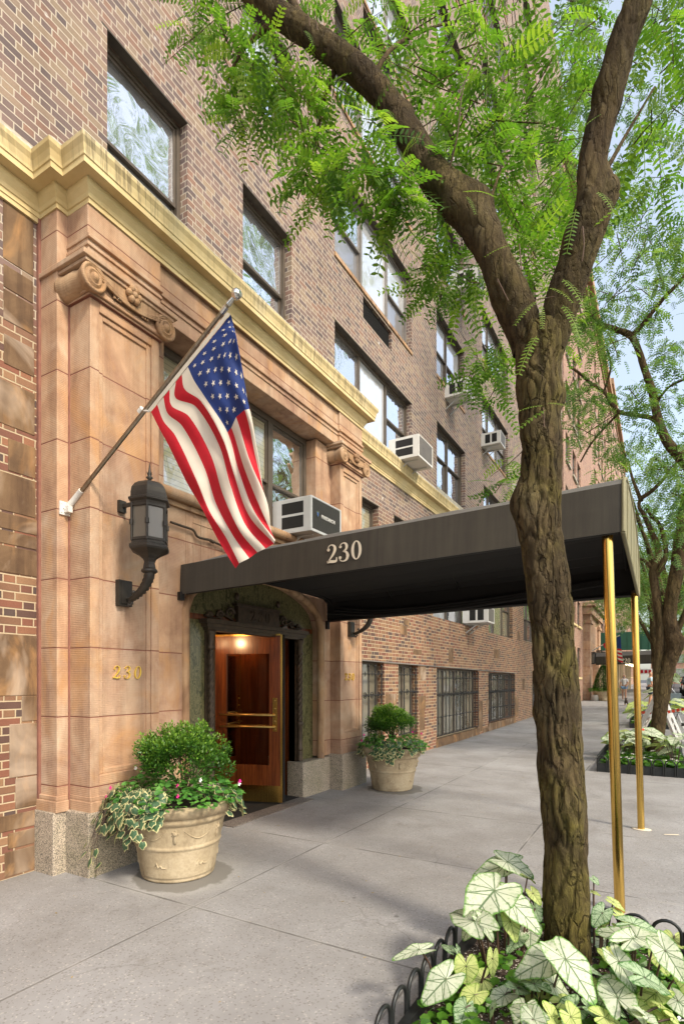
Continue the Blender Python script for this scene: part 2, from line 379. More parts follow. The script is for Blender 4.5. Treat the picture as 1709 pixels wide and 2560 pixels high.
def pave_mat():
    m = M('sidewalk_concrete'); p = m.pos(); X, Y, Z = m.sep(p)
    jx = m.math('DIVIDE', m.math('ADD', X, 2.84), 1.695); jy = m.math('DIVIDE', m.math('SUBTRACT', Y, 2.84), 1.735)
    wob = m.math('MULTIPLY', m.math('SUBTRACT', m.noise(2.0, p, 4), .5), .006)
    dj = lambda q, k: m.math('MULTIPLY', m.math('ABSOLUTE', m.math('SUBTRACT', m.math('FRACT', m.math('ADD', q, .5)), .5)), k)
    d = m.math('ADD', m.math('MINIMUM', dj(jx, 1.695), dj(jy, 1.735)), wob)
    slab = m.n('TexWhiteNoise', noise_dimensions='2D', i_0=m.comb(m.math('FLOOR', jx), m.math('FLOOR', jy), 0.0)).outputs[0]
    base = m.ramp(m.noise(1.1, p, 6, .65), [(.3,(.225,.218,.211)),(.52,(.28,.276,.271)),(.75,(.345,.345,.348))])
    base = m.mix(.45, base, m.ramp(slab, [(0.0,(.82,.80,.79)),(1.0,(1.06,1.05,1.05))]), 'MULTIPLY')
    big = m.noise(.6, m.scale(p, (1, .6, 1)), 3, .6); base = m.mix(.5, base, m.ramp(big, [(.35,(.78,.76,.74)),(.6,(1.05,1.05,1.06))]), 'MULTIPLY')
    sp = m.sep(m.n('TexVoronoi', i_Vector=p, i_Scale=110.0).outputs['Color'])[0]
    base = m.mix(.55, base, m.ramp(sp, [(0.0,(.55,.5,.47)),(.10,(1,1,1)),(.90,(1,1,1)),(.95,(1.55,1.5,1.4))], 'CONSTANT'), 'MULTIPLY')
    gum = m.n('TexVoronoi', i_Vector=m.scale(p, (1,1,0)), i_Scale=2.2).outputs['Distance']; base = m.mix(m.ramp(gum, [(.030, .65), (.045, 0.0)]), base, (.085,.078,.072))
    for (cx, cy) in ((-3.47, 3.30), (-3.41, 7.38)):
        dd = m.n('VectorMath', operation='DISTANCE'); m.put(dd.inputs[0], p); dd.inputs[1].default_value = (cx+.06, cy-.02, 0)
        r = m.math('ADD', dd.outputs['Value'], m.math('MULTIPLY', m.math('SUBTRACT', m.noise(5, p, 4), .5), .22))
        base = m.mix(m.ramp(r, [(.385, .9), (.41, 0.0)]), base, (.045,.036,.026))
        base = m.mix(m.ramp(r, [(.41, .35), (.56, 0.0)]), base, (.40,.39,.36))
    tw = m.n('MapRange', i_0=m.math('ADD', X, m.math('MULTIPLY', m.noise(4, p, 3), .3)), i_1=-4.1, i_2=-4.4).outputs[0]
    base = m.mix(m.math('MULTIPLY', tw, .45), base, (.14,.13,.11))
    ck = m.n('VectorMath', operation='ADD'); m.put(ck.inputs[0], m.scale(p, (1,1,0))); m.put(ck.inputs[1], m.scale(m.n('TexNoise', i_Vector=p, i_Scale=2.5, i_Detail=6.0).outputs['Color'], (.5,.5,0)))
    cr = m.n('TexVoronoi', feature='DISTANCE_TO_EDGE', i_Vector=ck.outputs[0], i_Scale=.42).outputs['Distance']
    base = m.mix(m.math('MULTIPLY', m.ramp(cr, [(.0, .35), (.002, 0.0)]), m.ramp(m.noise(.8, p, 2), [(.52, 0.0), (.6, 1.0)])), base, (.09,.08,.07))
    st2 = m.noise(1.9, m.scale(p, (1.0, .8, 1)), 5, .7, 1.4); base = m.mix(m.ramp(st2, [(.58, 0.0), (.70, .45)]), base, (.15,.135,.12)); base = m.mix(m.ramp(st2, [(.26, .4), (.36, 0.0)]), base, (.40,.39,.37))
    edge = m.ramp(d, [(.0055, 1.0), (.010, 0.0)]); lite = m.ramp(d, [(.010, .55), (.020, 0.0)])
    brk = m.ramp(m.noise(1.7, p, 3), [(.42, 1.0), (.62, .35)])
    base = m.mix(m.math('MULTIPLY', lite, m.math('SUBTRACT', 1.0, brk)), base, (.5,.48,.44))
    base = m.mix(m.math('MULTIPLY', edge, brk), base, (.10,.095,.09))
    h = m.math('ADD', m.math('MULTIPLY', m.noise(180, p, 3, .7), .25), m.math('MULTIPLY', m.ramp(d, [(.003, 0.0), (.007, 1.0)]), .8))
    m.set(base, m.ramp(m.noise(2.5, p, 4), [(.3, .55), (.7, .8)])); m.bump(h, .5, .004); return m.m
m_pave = pave_mat()
m_asph = plain('asphalt', (.065,.065,.07), .85, 0, .25, 6, .4)
m_kerb = granite_mat('kerb_granite', (.34,.33,.31), (.12,.11,.10), 0.0)
m_line = plain('road_paint', (.62,.62,.60), .7)

# ------------------------------------------------------------ ground
def sheet(name, x0, x1, z, mat, ys=(-12, 14, 40, 130), label=None):
    mb = MB(); vs = []; 
    for y in ys: vs += [(x0, y, gz(y) + z), (x1, y, gz(y) + z)]
    mb.add(vs, [(2*i, 2*i+1, 2*i+3, 2*i+2) for i in range(len(ys)-1)])
    o = mb.build(name, mat); o['kind'] = 'structure'; return o
o = MB().add([(-900,-900,-.2),(900,-900,-.2),(900,900,-.2),(-900,900,-.2)], [(0,1,2,3)]).build('ground', m_asph); o['kind'] = 'structure'
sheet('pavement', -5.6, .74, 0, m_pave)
sheet('road', .90, 12.5, -.125, m_asph)
kb = MB(); ys = (-12, 14, 40, 130)
for a, b in zip(ys[:-1], ys[1:]):
    za, zb = gz(a), gz(b); kb.hexa([(.74,a,za-.2),(.90,a,za-.2),(.90,b,zb-.2),(.74,b,zb-.2),(.74,a,za+.004),(.90,a,za+.004),(.90,b,zb+.004),(.74,b,zb+.004)])
kb.build('kerb', m_kerb)['kind'] = 'structure'
sheet('painted_line', .60, .64, .004, m_line, (9, 14, 40, 110))
sheet('lane_line', 1.15, 1.25, -.121, m_line, (9, 14, 40, 110))
sheet('far_pavement', 12.5, 18, .01, m_pave)

# ------------------------------------------------------------ facades
def wall_grid(mb, x, y0, y1, z0, z1, holes, depth=.16):
    ys = sorted({y0, y1} | {h[0] for h in holes} | {h[1] for h in holes}); zs = sorted({z0, z1} | {h[2] for h in holes} | {h[3] for h in holes})
    ys = [q for q in ys if y0 <= q <= y1]; zs = [q for q in zs if z0 <= q <= z1]
    for a, b in zip(ys[:-1], ys[1:]):
        run = None
        for c, d in zip(zs[:-1], zs[1:]):
            cy, cz = (a+b)/2, (c+d)/2
            solid = not any(h[0] < cy < h[1] and h[2] < cz < h[3] for h in holes)
            if solid: run = (run[0], d) if run else (c, d)
            if (not solid or d == zs[-1]) and run:
                mb.add([(x,a,run[0]),(x,b,run[0]),(x,b,run[1]),(x,a,run[1])], [(0,1,2,3)]); run = None
    for (a, b, c, d) in [h[:4] for h in holes]:
        i = x - depth
        mb.add([(x,a,c),(x,a,d),(i,a,d),(i,a,c)], [(0,1,2,3)]); mb.add([(x,b,c),(x,b,d),(i,b,d),(i,b,c)], [(3,2,1,0)])
        mb.add([(x,a,d),(x,b,d),(i,b,d),(i,a,d)], [(0,1,2,3)]); mb.add([(x,a,c),(x,b,c),(i,b,c),(i,a,c)], [(3,2,1,0)])
def window(parent, y0, y1, z0, z1, x, cuts=(), rails=True, mats=None, frame=m_frame, fw=.05, sill=None, rec=.11, railz=None):
    """mullioned window in the opening; cuts = inner mullion positions; each bay sash or fixed"""
    xo = x - rec; f = MB(); e = .003
    f.box(xo-.07, xo, y0+e, y0+fw, z0+e, z1-e); f.box(xo-.07, xo, y1-fw, y1-e, z0+e, z1-e)
    f.box(xo-.07, xo, y0+fw, y1-fw, z1-fw, z1-e); f.box(xo-.07, xo, y0+fw, y1-fw, z0+e, z0+fw*.8)
    f.box(xo-.03, xo+.012, y0+fw*.35, y0+fw*.7, z0+.02, z1-fw*.7)
    bays = [y0] + list(cuts) + [y1]
    for c in cuts: f.box(xo-.07, xo-.004, c-fw*.6, c+fw*.6, z0+fw*.8, z1-fw)
    rails = rails if isinstance(rails, (list, tuple)) else [rails]*(len(bays)-1)
    mats = mats or [g_clear]*(len(bays)-1)*2
    root = None; panes = {}
    for i, (a, b) in enumerate(zip(bays[:-1], bays[1:])):
        a2 = a + (fw if i == 0 else fw*.6); b2 = b - (fw if i == len(bays)-2 else fw*.6); s = .032
        def sash(za, zb, xx):
            f.box(xx-.03, xx, a2, a2+s, za, zb); f.box(xx-.03, xx, b2-s, b2, za, zb)
            f.box(xx-.03, xx, a2+s, b2-s, zb-s, zb); f.box(xx-.03, xx, a2+s, b2-s, za, za+s)
        zr = railz if railz else (z0+z1)/2
        if rails[i]:
            sash(zr-.02, z1-fw-.002, xo-.022); sash(z0+fw*.8+.002, zr+.02, xo-.056)
            panes.setdefault(mats[2*i], MB()).add([(xo-.04,a2+s,zr),(xo-.04,b2-s,zr),(xo-.04,b2-s,z1-fw-s),(xo-.04,a2+s,z1-fw-s)], [(0,1,2,3)])
            panes.setdefault(mats[2*i+1], MB()).add([(xo-.075,a2+s,z0+fw*.8+s),(xo-.075,b2-s,z0+fw*.8+s),(xo-.075,b2-s,zr-.01),(xo-.075,a2+s,zr-.01)], [(0,1,2,3)])
        else:
            panes.setdefault(mats[2*i], MB()).add([(xo-.045,a2,z0+fw*.8),(xo-.045,b2,z0+fw*.8),(xo-.045,b2,z1-fw),(xo-.045,a2,z1-fw)], [(0,1,2,3)])
    w = f.build('window', frame, parent)
    for mt, mb in panes.items(): mb.build('pane', mt, w)
    back = MB(); back.box(xo-.14, xo-.12, y0-.05, y1+.05, z0-.05, z1+.05); back.build('dark_backing', m_dark, w)
    if sill: sb = MB(); sb.box(x-.12, x+.025, y0-.02, y1+.02, z0-.06, z0+.004); sb.build('sill', sill, w)
    return w
W = -4.52
B230 = thing('apartment_building', 'brown brick apartment house with ochre cornice and the stone 230 entrance, nearest on the left', 'building', (W, 5, 0))
COLS = {'a': (3.41, 4.43), 'b': (5.36, 6.41), 'c': (7.60, 10.73), 'd': (12.22, 14.3), 'e': (16.0, 19.1), 'f': (21.5, 24.0)}
H = []; WIN = []
def addw(y0, y1, z0, z1, **k): H.append((y0, y1, z0, z1)); WIN.append(((y0, y1, z0, z1), k))
# storey above the cornice
addw(3.41, 4.43, 5.99, 7.73, mats=[g_clear, g_screen], sill=None, railz=6.83)
addw(5.36, 6.41, 5.99, 7.80, mats=[g_clear, g_clear], railz=7.0)
addw(7.60, 10.73, 5.82, 7.35, cuts=(8.64, 9.74), rails=[0, 0, 1], mats=[g_clear, 0, g_curt, 0, g_curt, g_clear], railz=6.7)
addw(12.25, 14.38, 6.06, 7.61, cuts=(13.3,), mats=[g_clear, g_clear, g_clear, g_clear], sill=m_cornice, railz=6.95)
addw(16.15, 19.1, 5.82, 7.3, cuts=(17.1, 18.1), rails=[1, 0, 1], mats=[g_clear]*6)
addw(21.5, 24.0, 5.95, 7.4, cuts=(22.7,), mats=[g_clear]*4)
fl = [8.42 + 2.55*i for i in range(9)]
for i, z in enumerate(fl):
    up = 1.55
    for k in ('a', 'b'):
        y0, y1 = COLS[k]; addw(y0, y1, z+.63, z+.63+1.3, mats=[g_curt, g_clear])
    y0, y1 = COLS['c']; addw(y0, y1, z, z+up, cuts=(8.72, 9.78), rails=[1, 0, 1], mats=[g_curt, g_screen, g_curt, 0, g_curt, g_screen], sill=m_stone_plain, frame=m_framelt)
    H.append((8.57, 9.75, z-.49, z-.10))
    y0, y1 = COLS['d']; addw(y0, y1, z+.26, z+.26+up, cuts=(13.22,), mats=[g_curt, g_screen, g_curt, g_clear], sill=m_stone_plain)
    y0, y1 = COLS['e']; addw(y0, y1, z-.03, z-.03+up, cuts=(17.0, 18.05), rails=[1, 0, 1], mats=[g_curt, g_screen, g_curt, 0, g_curt, g_screen], sill=m_stone_plain)
    y0, y1 = COLS['f']; addw(y0, y1, z+.2, z+.2+up, cuts=(22.7,), mats=[g_curt, g_screen, g_clear, g_clear], sill=m_stone_plain)
# ground floor, upper row
addw(8.05, 9.18, 3.15, 4.78, mats=[g_blind, g_blind]); addw(9.86, 10.9, 3.15, 4.8, mats=[g_blind, g_blind])
addw(12.0, 15.6, 3.03, 4.85, cuts=(13.2, 14.4), rails=[0, 0, 1], mats=[g_curt, 0, g_clear, 0, g_blind, g_blind])
addw(16.7, 19.8, 3.0, 4.85, cuts=(17.7, 18.8), rails=[0, 0, 1], mats=[g_curt, 0, g_blind, 0, g_clear, g_blind])
addw(21.6, 24.0, 3.05, 4.85, cuts=(22.7,), mats=[g_clear]*4)
# low barred windows on the pavement
LOW = [(8.0, 9.42, .30, 1.915), (10.07, 11.09, .42, 1.89), (12.23, 15.6, .20, 1.85), (16.66, 20.12, .25, 1.79), (23.2, 26.0, .3, 1.74)]
for i, (a, b, c, d) in enumerate(LOW):
    n = 1 if b - a < 2 else 3; cuts = tuple(a+(b-a)*k/(n+1) for k in range(1, n+1)) if n > 1 else ((a+b)/2,)
    addw(a, b, c, d, cuts=cuts, rails=0, mats=[g_dark]*8, rec=.13)
holes = H + [(3.5, 6.95, -1, 4.95)]
wb = MB(); wall_grid(wb, W, -9, 31, -.3, 33, holes, .2)
wb.add([(W,31,-.3),(-16,31,-.3),(-16,31,33),(W,31,33)], [(0,1,2,3)]); wb.add([(W,-9,-.3),(W,-9,33),(-16,-9,33),(-16,-9,-.3)], [(0,1,2,3)])
wb.add([(W,-9,33),(W,31,33),(-16,31,33),(-16,-9,33)], [(0,1,2,3)])
wb.build('wall', m_brick, B230)
for (y0, y1, z0, z1), k in WIN: window(B230, y0, y1, z0, z1, W, **k)
for z in fl:
    g = MB(); g.box(W-.10, W-.06, 8.57, 9.75, z-.49, z-.10)
    for q in range(12): g.box(W-.06, W-.05, 8.58, 9.74, z-.48+q*.031, z-.468+q*.031)
    g.build('vent_grille', m_dark, B230)
lt = MB()
for (y0, y1, z0, z1) in H:
    if z1 - z0 > .6 and z1 > 2: MB().box(W-.10, W+.002, y0-.06, y1+.06, z1-.004, z1+.012).build('steel_lintel', m_lintel, B230)
lt.hexa([(W-.05,7.6,1.925),(W+.03,7.6,1.925),(W+.03,20.3,1.79),(W-.05,20.3,1.79),(W-.05,7.6,1.945),(W+.03,7.6,1.945),(W+.03,20.3,1.81),(W-.05,20.3,1.81)])
lt.build('steel_lintel', m_framelt, B230)
# stone blocks set among the bricks: (u left, u right, v top, v bottom at the right edge)
SB = [(0,95,1380,1444),(0,95,1590,1738),(55,95,1739,1801),(24,95,1806,1935),(39,95,1938,2012),(0,90,2024,2062),(20,90,2068,2106),(12,90,2112,2171),
      (8,84,520,693),(9,83,705,760),(9,84,765,838),(10,86,873,944),(0,87,985,1090),(21,89,1120,1198),(0,89,1204,1296),(0,94,1302,1340),(0,94,1344,1376)]
s2 = lambda a, b, c, d: (860+a/2.904, 860+b/2.904, 1480+c/2.904, 1480+d/2.904)
SB2 = [s2(297,380,737,818), s2(537,592,543,640), s2(537,590,752,850), s2(545,582,852,1000), s2(757,790,408,512), s2(405,455,247,315), s2(432,470,207,245),
       s2(977,1003,790,1010), s2(1030,1050,780,860), s2(1087,1124,422,485), s2(1240,1262,760,900), s2(1256,1272,290,350), s2(1292,1308,630,712), s2(1005,1045,980,1020), s2(500,560,420,455)]
sb = MB()
for (a, b, c, d) in SB + SB2:
    q0 = P(a, c, x=W); q1 = P(b, c, x=W); q2 = P(b, d, x=W); y0 = P(a if a > 0 else 0, c, x=W).y
    if a <= 0: y0 = q1.y - random.uniform(.45, .75)
    bevel(MB().box(W-.05, W+.006, y0, q1.y, q2.z, q1.z).build('stone_block', m_fieldstone, B230), .006)
for k in range(16):          # same random stones further left, on the wall beside the camera
    y = random.uniform(-4, 1.9); z = random.uniform(.2, 4.6); bevel(MB().box(W-.05, W+.006+.0005*k, y, y+random.uniform(.3,.6), z, z+random.uniform(.2,.4)).build('stone_block', m_fieldstone, B230), .006)
for (a, b, c) in ((12.2, 15.65, .2), (16.6, 20.2, .25), (9.95, 11.2, .42)): MB().box(W-.05, W+.02, a, b, -.05, c).build('stone_curb', m_fieldstone, B230)
# iron grilles in front of the low windows
for i, (a, b, c, d) in enumerate(LOW):
    g = MB(); x = W + .01 if i > 1 else W - .03; n = max(3, int((b-a)/.26)); e = .07
    for k in range(n+1):
        y = a+.05 + (b-a-.1)*k/n; g.tube([(x, y, c+.06), (x, y, d-.10)], .0135, 6, smooth=False)
        g.ball((x, y, d-.08), .022, 8, 1.6)
        for zz in (.30, .62, .86): g.ball((x, y, c+(d-c)*zz), .026, 8)
    for zz in (.30, .62, .86): g.bar((x, a+.01, c+(d-c)*zz), (x, b-.01, c+(d-c)*zz), .022, .014)
    g.bar((x, a+.01, c+.06), (x, b-.01, c+.06), .03, .016)
    for k in range(n):
        y = a+.05+(b-a-.1)*(k+.5)/n; zc = c+(d-c)*.62
        g.tube([(x, y+.05*math.cos(q*.7), zc+.055*math.sin(q*.7)) for q in range(10)], .008, 5, smooth=False)
        g.tube([(x, y+.022*math.cos(q*.9), zc+.024*math.sin(q*.9)) for q in range(8)], .006, 5, smooth=False)
        zc = c+(d-c)*.86; g.add([(x, y-.035, zc),(x, y, zc-.055),(x, y+.035, zc),(x, y, zc+.055)], [(0,1,2,3)])
    g.build('window_grille', m_iron, B230)

# ------------------------------------------------------------ cornice, swept with mitred corners
def sweep(mb, path, prof):
    """path in plan (x,y) with outward = +x side; prof = (projection, z)"""
    rows = []
    n = len(path)
    for i, (x, y) in enumerate(path):
        nd = []
        for (a, b) in ((i-1, i), (i, i+1)):
            if a < 0 or b >= n: continue
            dx, dy = path[b][0]-path[a][0], path[b][1]-path[a][1]; l = math.hypot(dx, dy); nd.append((dy/l, -dx/l))
        ox = sum({round(q[0], 3) for q in nd}); oy = sum({round(q[1], 3) for q in nd})
        rows.append([(x+p*ox, y+p*oy, z) for p, z in prof])
    k = len(prof)
    for i in range(n-1):
        vs = rows[i] + rows[i+1]; mb.add(vs, [(j, j+1, k+j+1, k+j) for j in range(k-1)])
CP = [(0,5.44),(.012,5.44),(.012,5.475),(.022,5.48),(.03,5.51),(.055,5.55),(.062,5.585),(.062,5.60),(.150,5.60),(.150,5.645),(.158,5.65),(.16,5.675),(.172,5.72),(.192,5.755),(.195,5.785),(.185,5.80),(.07,5.93),(.02,5.96),(-.02,5.96)]
cn = MB(); CPATH = [(-4.5,-9),(-4.5,2.75),(-4.27,2.75),(-4.27,2.85),(-4.0,2.85),(-4.0,7.55),(-4.5,7.55),(-4.5,26)]
sweep(cn, CPATH, CP)
for a, b, x in ((-9, 2.75, -4.5), (7.55, 26, -4.5)): cn.box(x-.04, x+.004, a, b, 5.40, 5.9)
cn.box(-4.54, -4.02, 2.87, 7.53, 5.90, 5.955)
cn.build('cornice', m_cornice, B230)
# ------------------------------------------------------------ stone entrance portal
pt = MB()
pt.box(W-.05, -4.27, 2.75, 2.86, .50, 5.5)                        # slim back strip
for (a, b) in ((2.86, 3.57), (6.89, 7.55)):                        # pilasters: core, then the stepped panel frame
    pt.box(W-.1, -4.032, a, b, .50, 4.72)
    for (i, x) in ((.085, -4.0), (.13, -4.016)):
        z0, z1 = .81 + (i-.085), 4.62 - (i-.085); ya, yb = a+i, b-i; oa, ob, oz0, oz1 = (a, b, .50, 4.72) if x == -4.0 else (a+.085, b-.085, .81, 4.62)
        for (c, d, e, f) in ((oa, ya, oz0, oz1), (yb, ob, oz0, oz1), (ya, yb, oz0, z0), (ya, yb, z1, oz1)):
            pt.box(-4.04, x, c, d, e, f)
    pt.box(W-.1, -3.985, a-.005, b+.012, .505, .60); pt.box(W-.1, -3.992, a-.002, b+.006, .60, .64)
    pt.box(W-.1, -3.955, a-.04, b+.045, 4.722, 4.762); pt.box(W-.1, -3.975, a-.02, b+.02, 4.70, 4.722)
    pt.box(W-.1, -3.965, a-.035, b+.035, 4.762, 4.88)
    pt.box(W-.1, -3.915, a-.10, b+.10, 4.905, 4.935); pt.box(W-.1, -3.895, a-.13, b+.13, 4.935, 4.978)
for (a, b) in ((3.57, 3.78), (6.50, 6.89)): pt.box(-4.5, -4.17, a, b, 3.30, 4.95)      # jambs beside the big window
pt.box(W-.1, -4.27, 7.55, 7.68, .5, 5.5)
# face with the segmental arch over the door
YA, YB, ZS, RISE = 4.06, 6.65, 2.30, .50; ym = (YA+YB)/2; hw = (YB-YA)/2
arch = lambda y, d=0: ZS + (RISE+d)*(max(0, 1-((y-ym)/(hw+d))**2))**.5 if abs(y-ym) < hw+d else ZS
pt.box(-4.5, -4.17, 3.57, YA, .5, 3.36); pt.box(-4.5, -4.17, YB, 6.89, .5, 3.36)
for k in range(24):
    a = YA+(YB-YA)*k/24; b = YA+(YB-YA)*(k+1)/24; za, zb = arch(a), arch(b)
    pt.hexa([(-4.4,a,za),(-4.17,a,za),(-4.17,b,zb),(-4.4,b,zb),(-4.4,a,3.36),(-4.17,a,3.36),(-4.17,b,3.36),(-4.4,b,3.36)])
for (y0, y1, z0, z1) in ((4.15, 6.55, 3.20, 3.215), (4.15, 4.165, 2.95, 3.2), (6.535, 6.55, 2.95, 3.2)): pt.box(-4.2, -4.163, y0, y1, z0, z1)
pt.box(-4.42, -4.035, 3.57, 6.89, 4.97, 5.45)                       # entablature between and over the pilasters
pt.box(-4.5, -4.002, 2.84, 3.59, 4.978, 5.45); pt.box(-4.5, -4.002, 6.87, 7.56, 4.978, 5.45)
for (a, b, x) in ((2.83, 3.60, -3.975), (6.86, 7.57, -3.975), (3.60, 6.86, -4.01)):
    pt.box(-4.4, x, a, b, 5.16, 5.195); pt.box(-4.4, x-.012, a, b, 5.10, 5.13)
pt.box(-4.42, -3.997, 2.86, 7.54, 5.452, 5.475)
pt.box(W-.1, -4.245, 2.725, 2.84, .505, .60); pt.box(W-.1, -4.255, 2.735, 2.84, .60, .64)
bevel(pt.build('entrance_portal', m_stone, B230), .007)
pass
pass
m_seal = plain('red_mortar_seam', (.22,.095,.065), .9, 0, .2, 9)
js = MB(); js.box(W-.02, W+.030, 2.728, 2.752, .5, 5.45); js.box(-4.30, -4.262, 2.846, 2.861, .52, 4.7); js.build('mortar_seam', m_seal, B230)
ca = MB()                                                            # carved capitals with their scrolls and rosette
for (a, b) in ((2.86, 3.57), (6.89, 7.55)):
    ca = MB()
    for yc, sg in ((a-.015, -1), (b+.015, 1)):
        ca.lathe([(.0,0),(.104,0),(.112,.03),(.10,.08),(.10,.20),(.085,.26),(.10,.32),(.112,.36),(.112,.375),(.095,.385),(.085,.37),(.07,.37),(.062,.385),(.05,.385),(.04,.37),(.03,.395),(0,.40)], (-4.30, yc, 4.815), 24, axis='x')
    ca.prism([(a, 4.90)]+[(a+(b-a)*k/10, 4.90-.115*math.sin(math.pi*k/10)**.8) for k in range(11)]+[(b, 4.91)], -4.1, -3.93)
    for k in range(3):
        ca.tube([(-3.928, a+(b-a)*q/12, 4.895-.02*k-(.10-.01*k)*math.sin(math.pi*q/12)) for q in range(13)], .009, 6)
    yc = (a+b)/2; ca.ball((-3.90, yc, 4.885), .028, 10)
    for k in range(6): ca.ball((-3.91, yc+.05*math.cos(k*math.pi/3), 4.885+.05*math.sin(k*math.pi/3)), .032, 8)
    for q in (.3, .7):
        for k in range(3): ca.tube([(-3.945, a+(b-a)*q+(k-1)*.025, 4.77), (-3.935, a+(b-a)*q+(k-1)*.04, 4.83)], [.014, .004], 6)
    ca.build('capital', m_stone_plain, B230)
roll = MB()
rp = [(-4.185, YA-.0, .48)] + [(-4.185, YA+(YB-YA)*k/40, arch(YA+(YB-YA)*k/40)) for k in range(41)] + [(-4.185, YB, .48)]
roll.tube(rp, .052, 10); roll.build('arch_moulding', m_stone_plain, B230)
sl = MB(); sl.tube([(-4.10, 3.575, 3.40), (-4.10, 6.885, 3.40)], .055, 14); sl.box(-4.35, -4.09, 3.575, 6.885, 3.36, 3.44); sl.box(-4.35, -4.13, 3.575, 6.885, 3.30, 3.36)
sl.build('window_ledge', m_stone_plain, B230)
gr = MB()
gr.box(W-.1, -4.262, 2.71, 2.83, -.1, .51); gr.box(W-.1, -3.965, 2.82, 3.60, -.1, .515); gr.box(-4.5, -4.155, 3.60, 4.56, -.1, .475)
gr2 = MB(); gr2.box(-4.42, -4.155, 6.16, 6.86, -.1, .475); gr2.box(W-.1, -3.945, 6.86, 7.60, -.1, .515); gr2.box(W-.1, -4.25, 7.60, 7.72, -.1, .5)
bevel(gr.build('granite_plinth', m_granite, B230), .01); bevel(gr2.build('granite_plinth', m_granite, B230), .01)
mr = MB(); mr.box(-4.42, -4.32, YA-.02, 4.56, .475, 2.27); mr.box(-4.42, -4.32, 6.20, YB+.02, .475, 2.27)
for k in range(24):
    a = YA-.02+(YB-YA+.04)*k/24; b = YA-.02+(YB-YA+.04)*(k+1)/24
    mr.hexa([(-4.42,a,2.275),(-4.32,a,2.275),(-4.32,b,2.275),(-4.42,b,2.275),(-4.42,a,arch(a,.04)+.03),(-4.32,a,arch(a,.04)+.03),(-4.32,b,arch(b,.04)+.03),(-4.42,b,arch(b,.04)+.03)])
mr.build('marble_surround', m_marble, B230)
# big window over the entrance
window(B230, 3.76, 6.52, 3.42, 4.96, -4.20, cuts=(4.70, 5.68), rails=[0, 1, 1], mats=[g_blind, 0, g_blind, g_blind, g_blind, g_blind], rec=.13, railz=4.12, fw=.075)
# iron door surround
df = MB()
for yc in (4.53, 6.25):
    df.tube([(-4.27, yc, .48), (-4.27, yc, .62)], .042, 12); df.lathe([(.035,.62),(.048,.64),(.036,.67),(.036,.95),(.05,.97),(.05,1.0),(.034,1.03)], (-4.27, yc, 0), 12)
    tw = []; 
    df.tube([(-4.27, yc, 1.02), (-4.27, yc, 1.92)], .028, 10)
    for s in range(4): df.tube([(-4.27+.03*math.cos(k*.42+s*math.pi/2), yc+.03*math.sin(k*.42+s*math.pi/2), 1.04+k*.022) for k in range(40)], .010, 5)
    df.lathe([(.034,1.92),(.05,1.94),(.036,1.97),(.036,2.06),(.055,2.1),(.055,2.14)], (-4.27, yc, 0), 12)
    df.box(-4.36, -4.30, yc-.05, yc+.05, .475, 2.14)
df.box(-4.36, -4.20, 4.40, 6.37, 2.205, 2.25); df.box(-4.36, -4.225, 4.43, 6.34, 2.165, 2.205); df.box(-4.36, -4.245, 4.46, 6.31, 2.13, 2.165)
df.box(-4.33, -4.26, 4.97, 5.77, 2.25, 2.47); df.box(-4.33, -4.25, 4.94, 5.80, 2.45, 2.48); df.box(-4.33, -4.25, 4.94, 5.80, 2.25, 2.27)
for sg, y0 in ((-1, 4.90), (1, 5.84)):
    for (dy, dz, r0) in ((.05, .10, .075), (.22, .065, .055), (.38, .045, .042)):
        df.tube([(-4.28, y0+sg*(dy)+sg*-math.cos(q*.5)*r0*(1-q/22), 2.25+dz+math.sin(q*.5)*r0*(1-q/22)) for q in range(19)], [.02*(1-q/30) for q in range(19)], 6)
    df.tube([(-4.28, y0, 2.27), (-4.28, y0+sg*.15, 2.33), (-4.28, y0+sg*.3, 2.27), (-4.28, y0+sg*.46, 2.29)], .014, 6)
df.ball((-4.28, 4.97, 2.56), .03, 8, 1.6); df.ball((-4.28, 5.77, 2.56), .03, 8, 1.6)
df.build('door_surround', m_bronze, B230)
# revolving door in its drum
hub = (-5.06, 5.40); RD = .95
rd = MB()
for k in range(28):
    a0 = R(55) + (2*math.pi-R(110))*k/28; a1 = R(55)+(2*math.pi-R(110))*(k+1)/28
    p0, p1 = [(hub[0]+RD*1.02*math.cos(a), hub[1]+RD*1.02*math.sin(a)) for a in (a0, a1)]; q0, q1 = [(hub[0]+RD*1.07*math.cos(a), hub[1]+RD*1.07*math.sin(a)) for a in (a0, a1)]
    rd.hexa([(*p0,0),(*q0,0),(*q1,0),(*p1,0),(*p0,2.3),(*q0,2.3),(*q1,2.3),(*p1,2.3)])
rd.box(-4.50, -4.33, 4.52, 4.60, 0, 2.2); rd.box(-4.50, -4.33, 6.20, 6.26, 0, 2.2); rd.box(-6.2, -4.30, 4.2, 6.6, 2.24, 2.30); rd.box(-4.42, -4.31, 4.56, 6.2, 2.165, 2.235)
RV = rd.build('revolving_door', m_wood, B230)
mat_ = MB(); mat_.lathe([(0,.004),(1.0,.004),(1.0,.006),(0,.006)], (hub[0], hub[1], 0), 32); mat_.box(-4.42, -4.2, 4.56, 6.16, .002, .010); mat_.build('door_mat', m_dark, RV)
th = MB(); th.box(-4.20, -3.97, 4.56, 6.16, -.02, .012); th.build('threshold', m_thresh, RV)
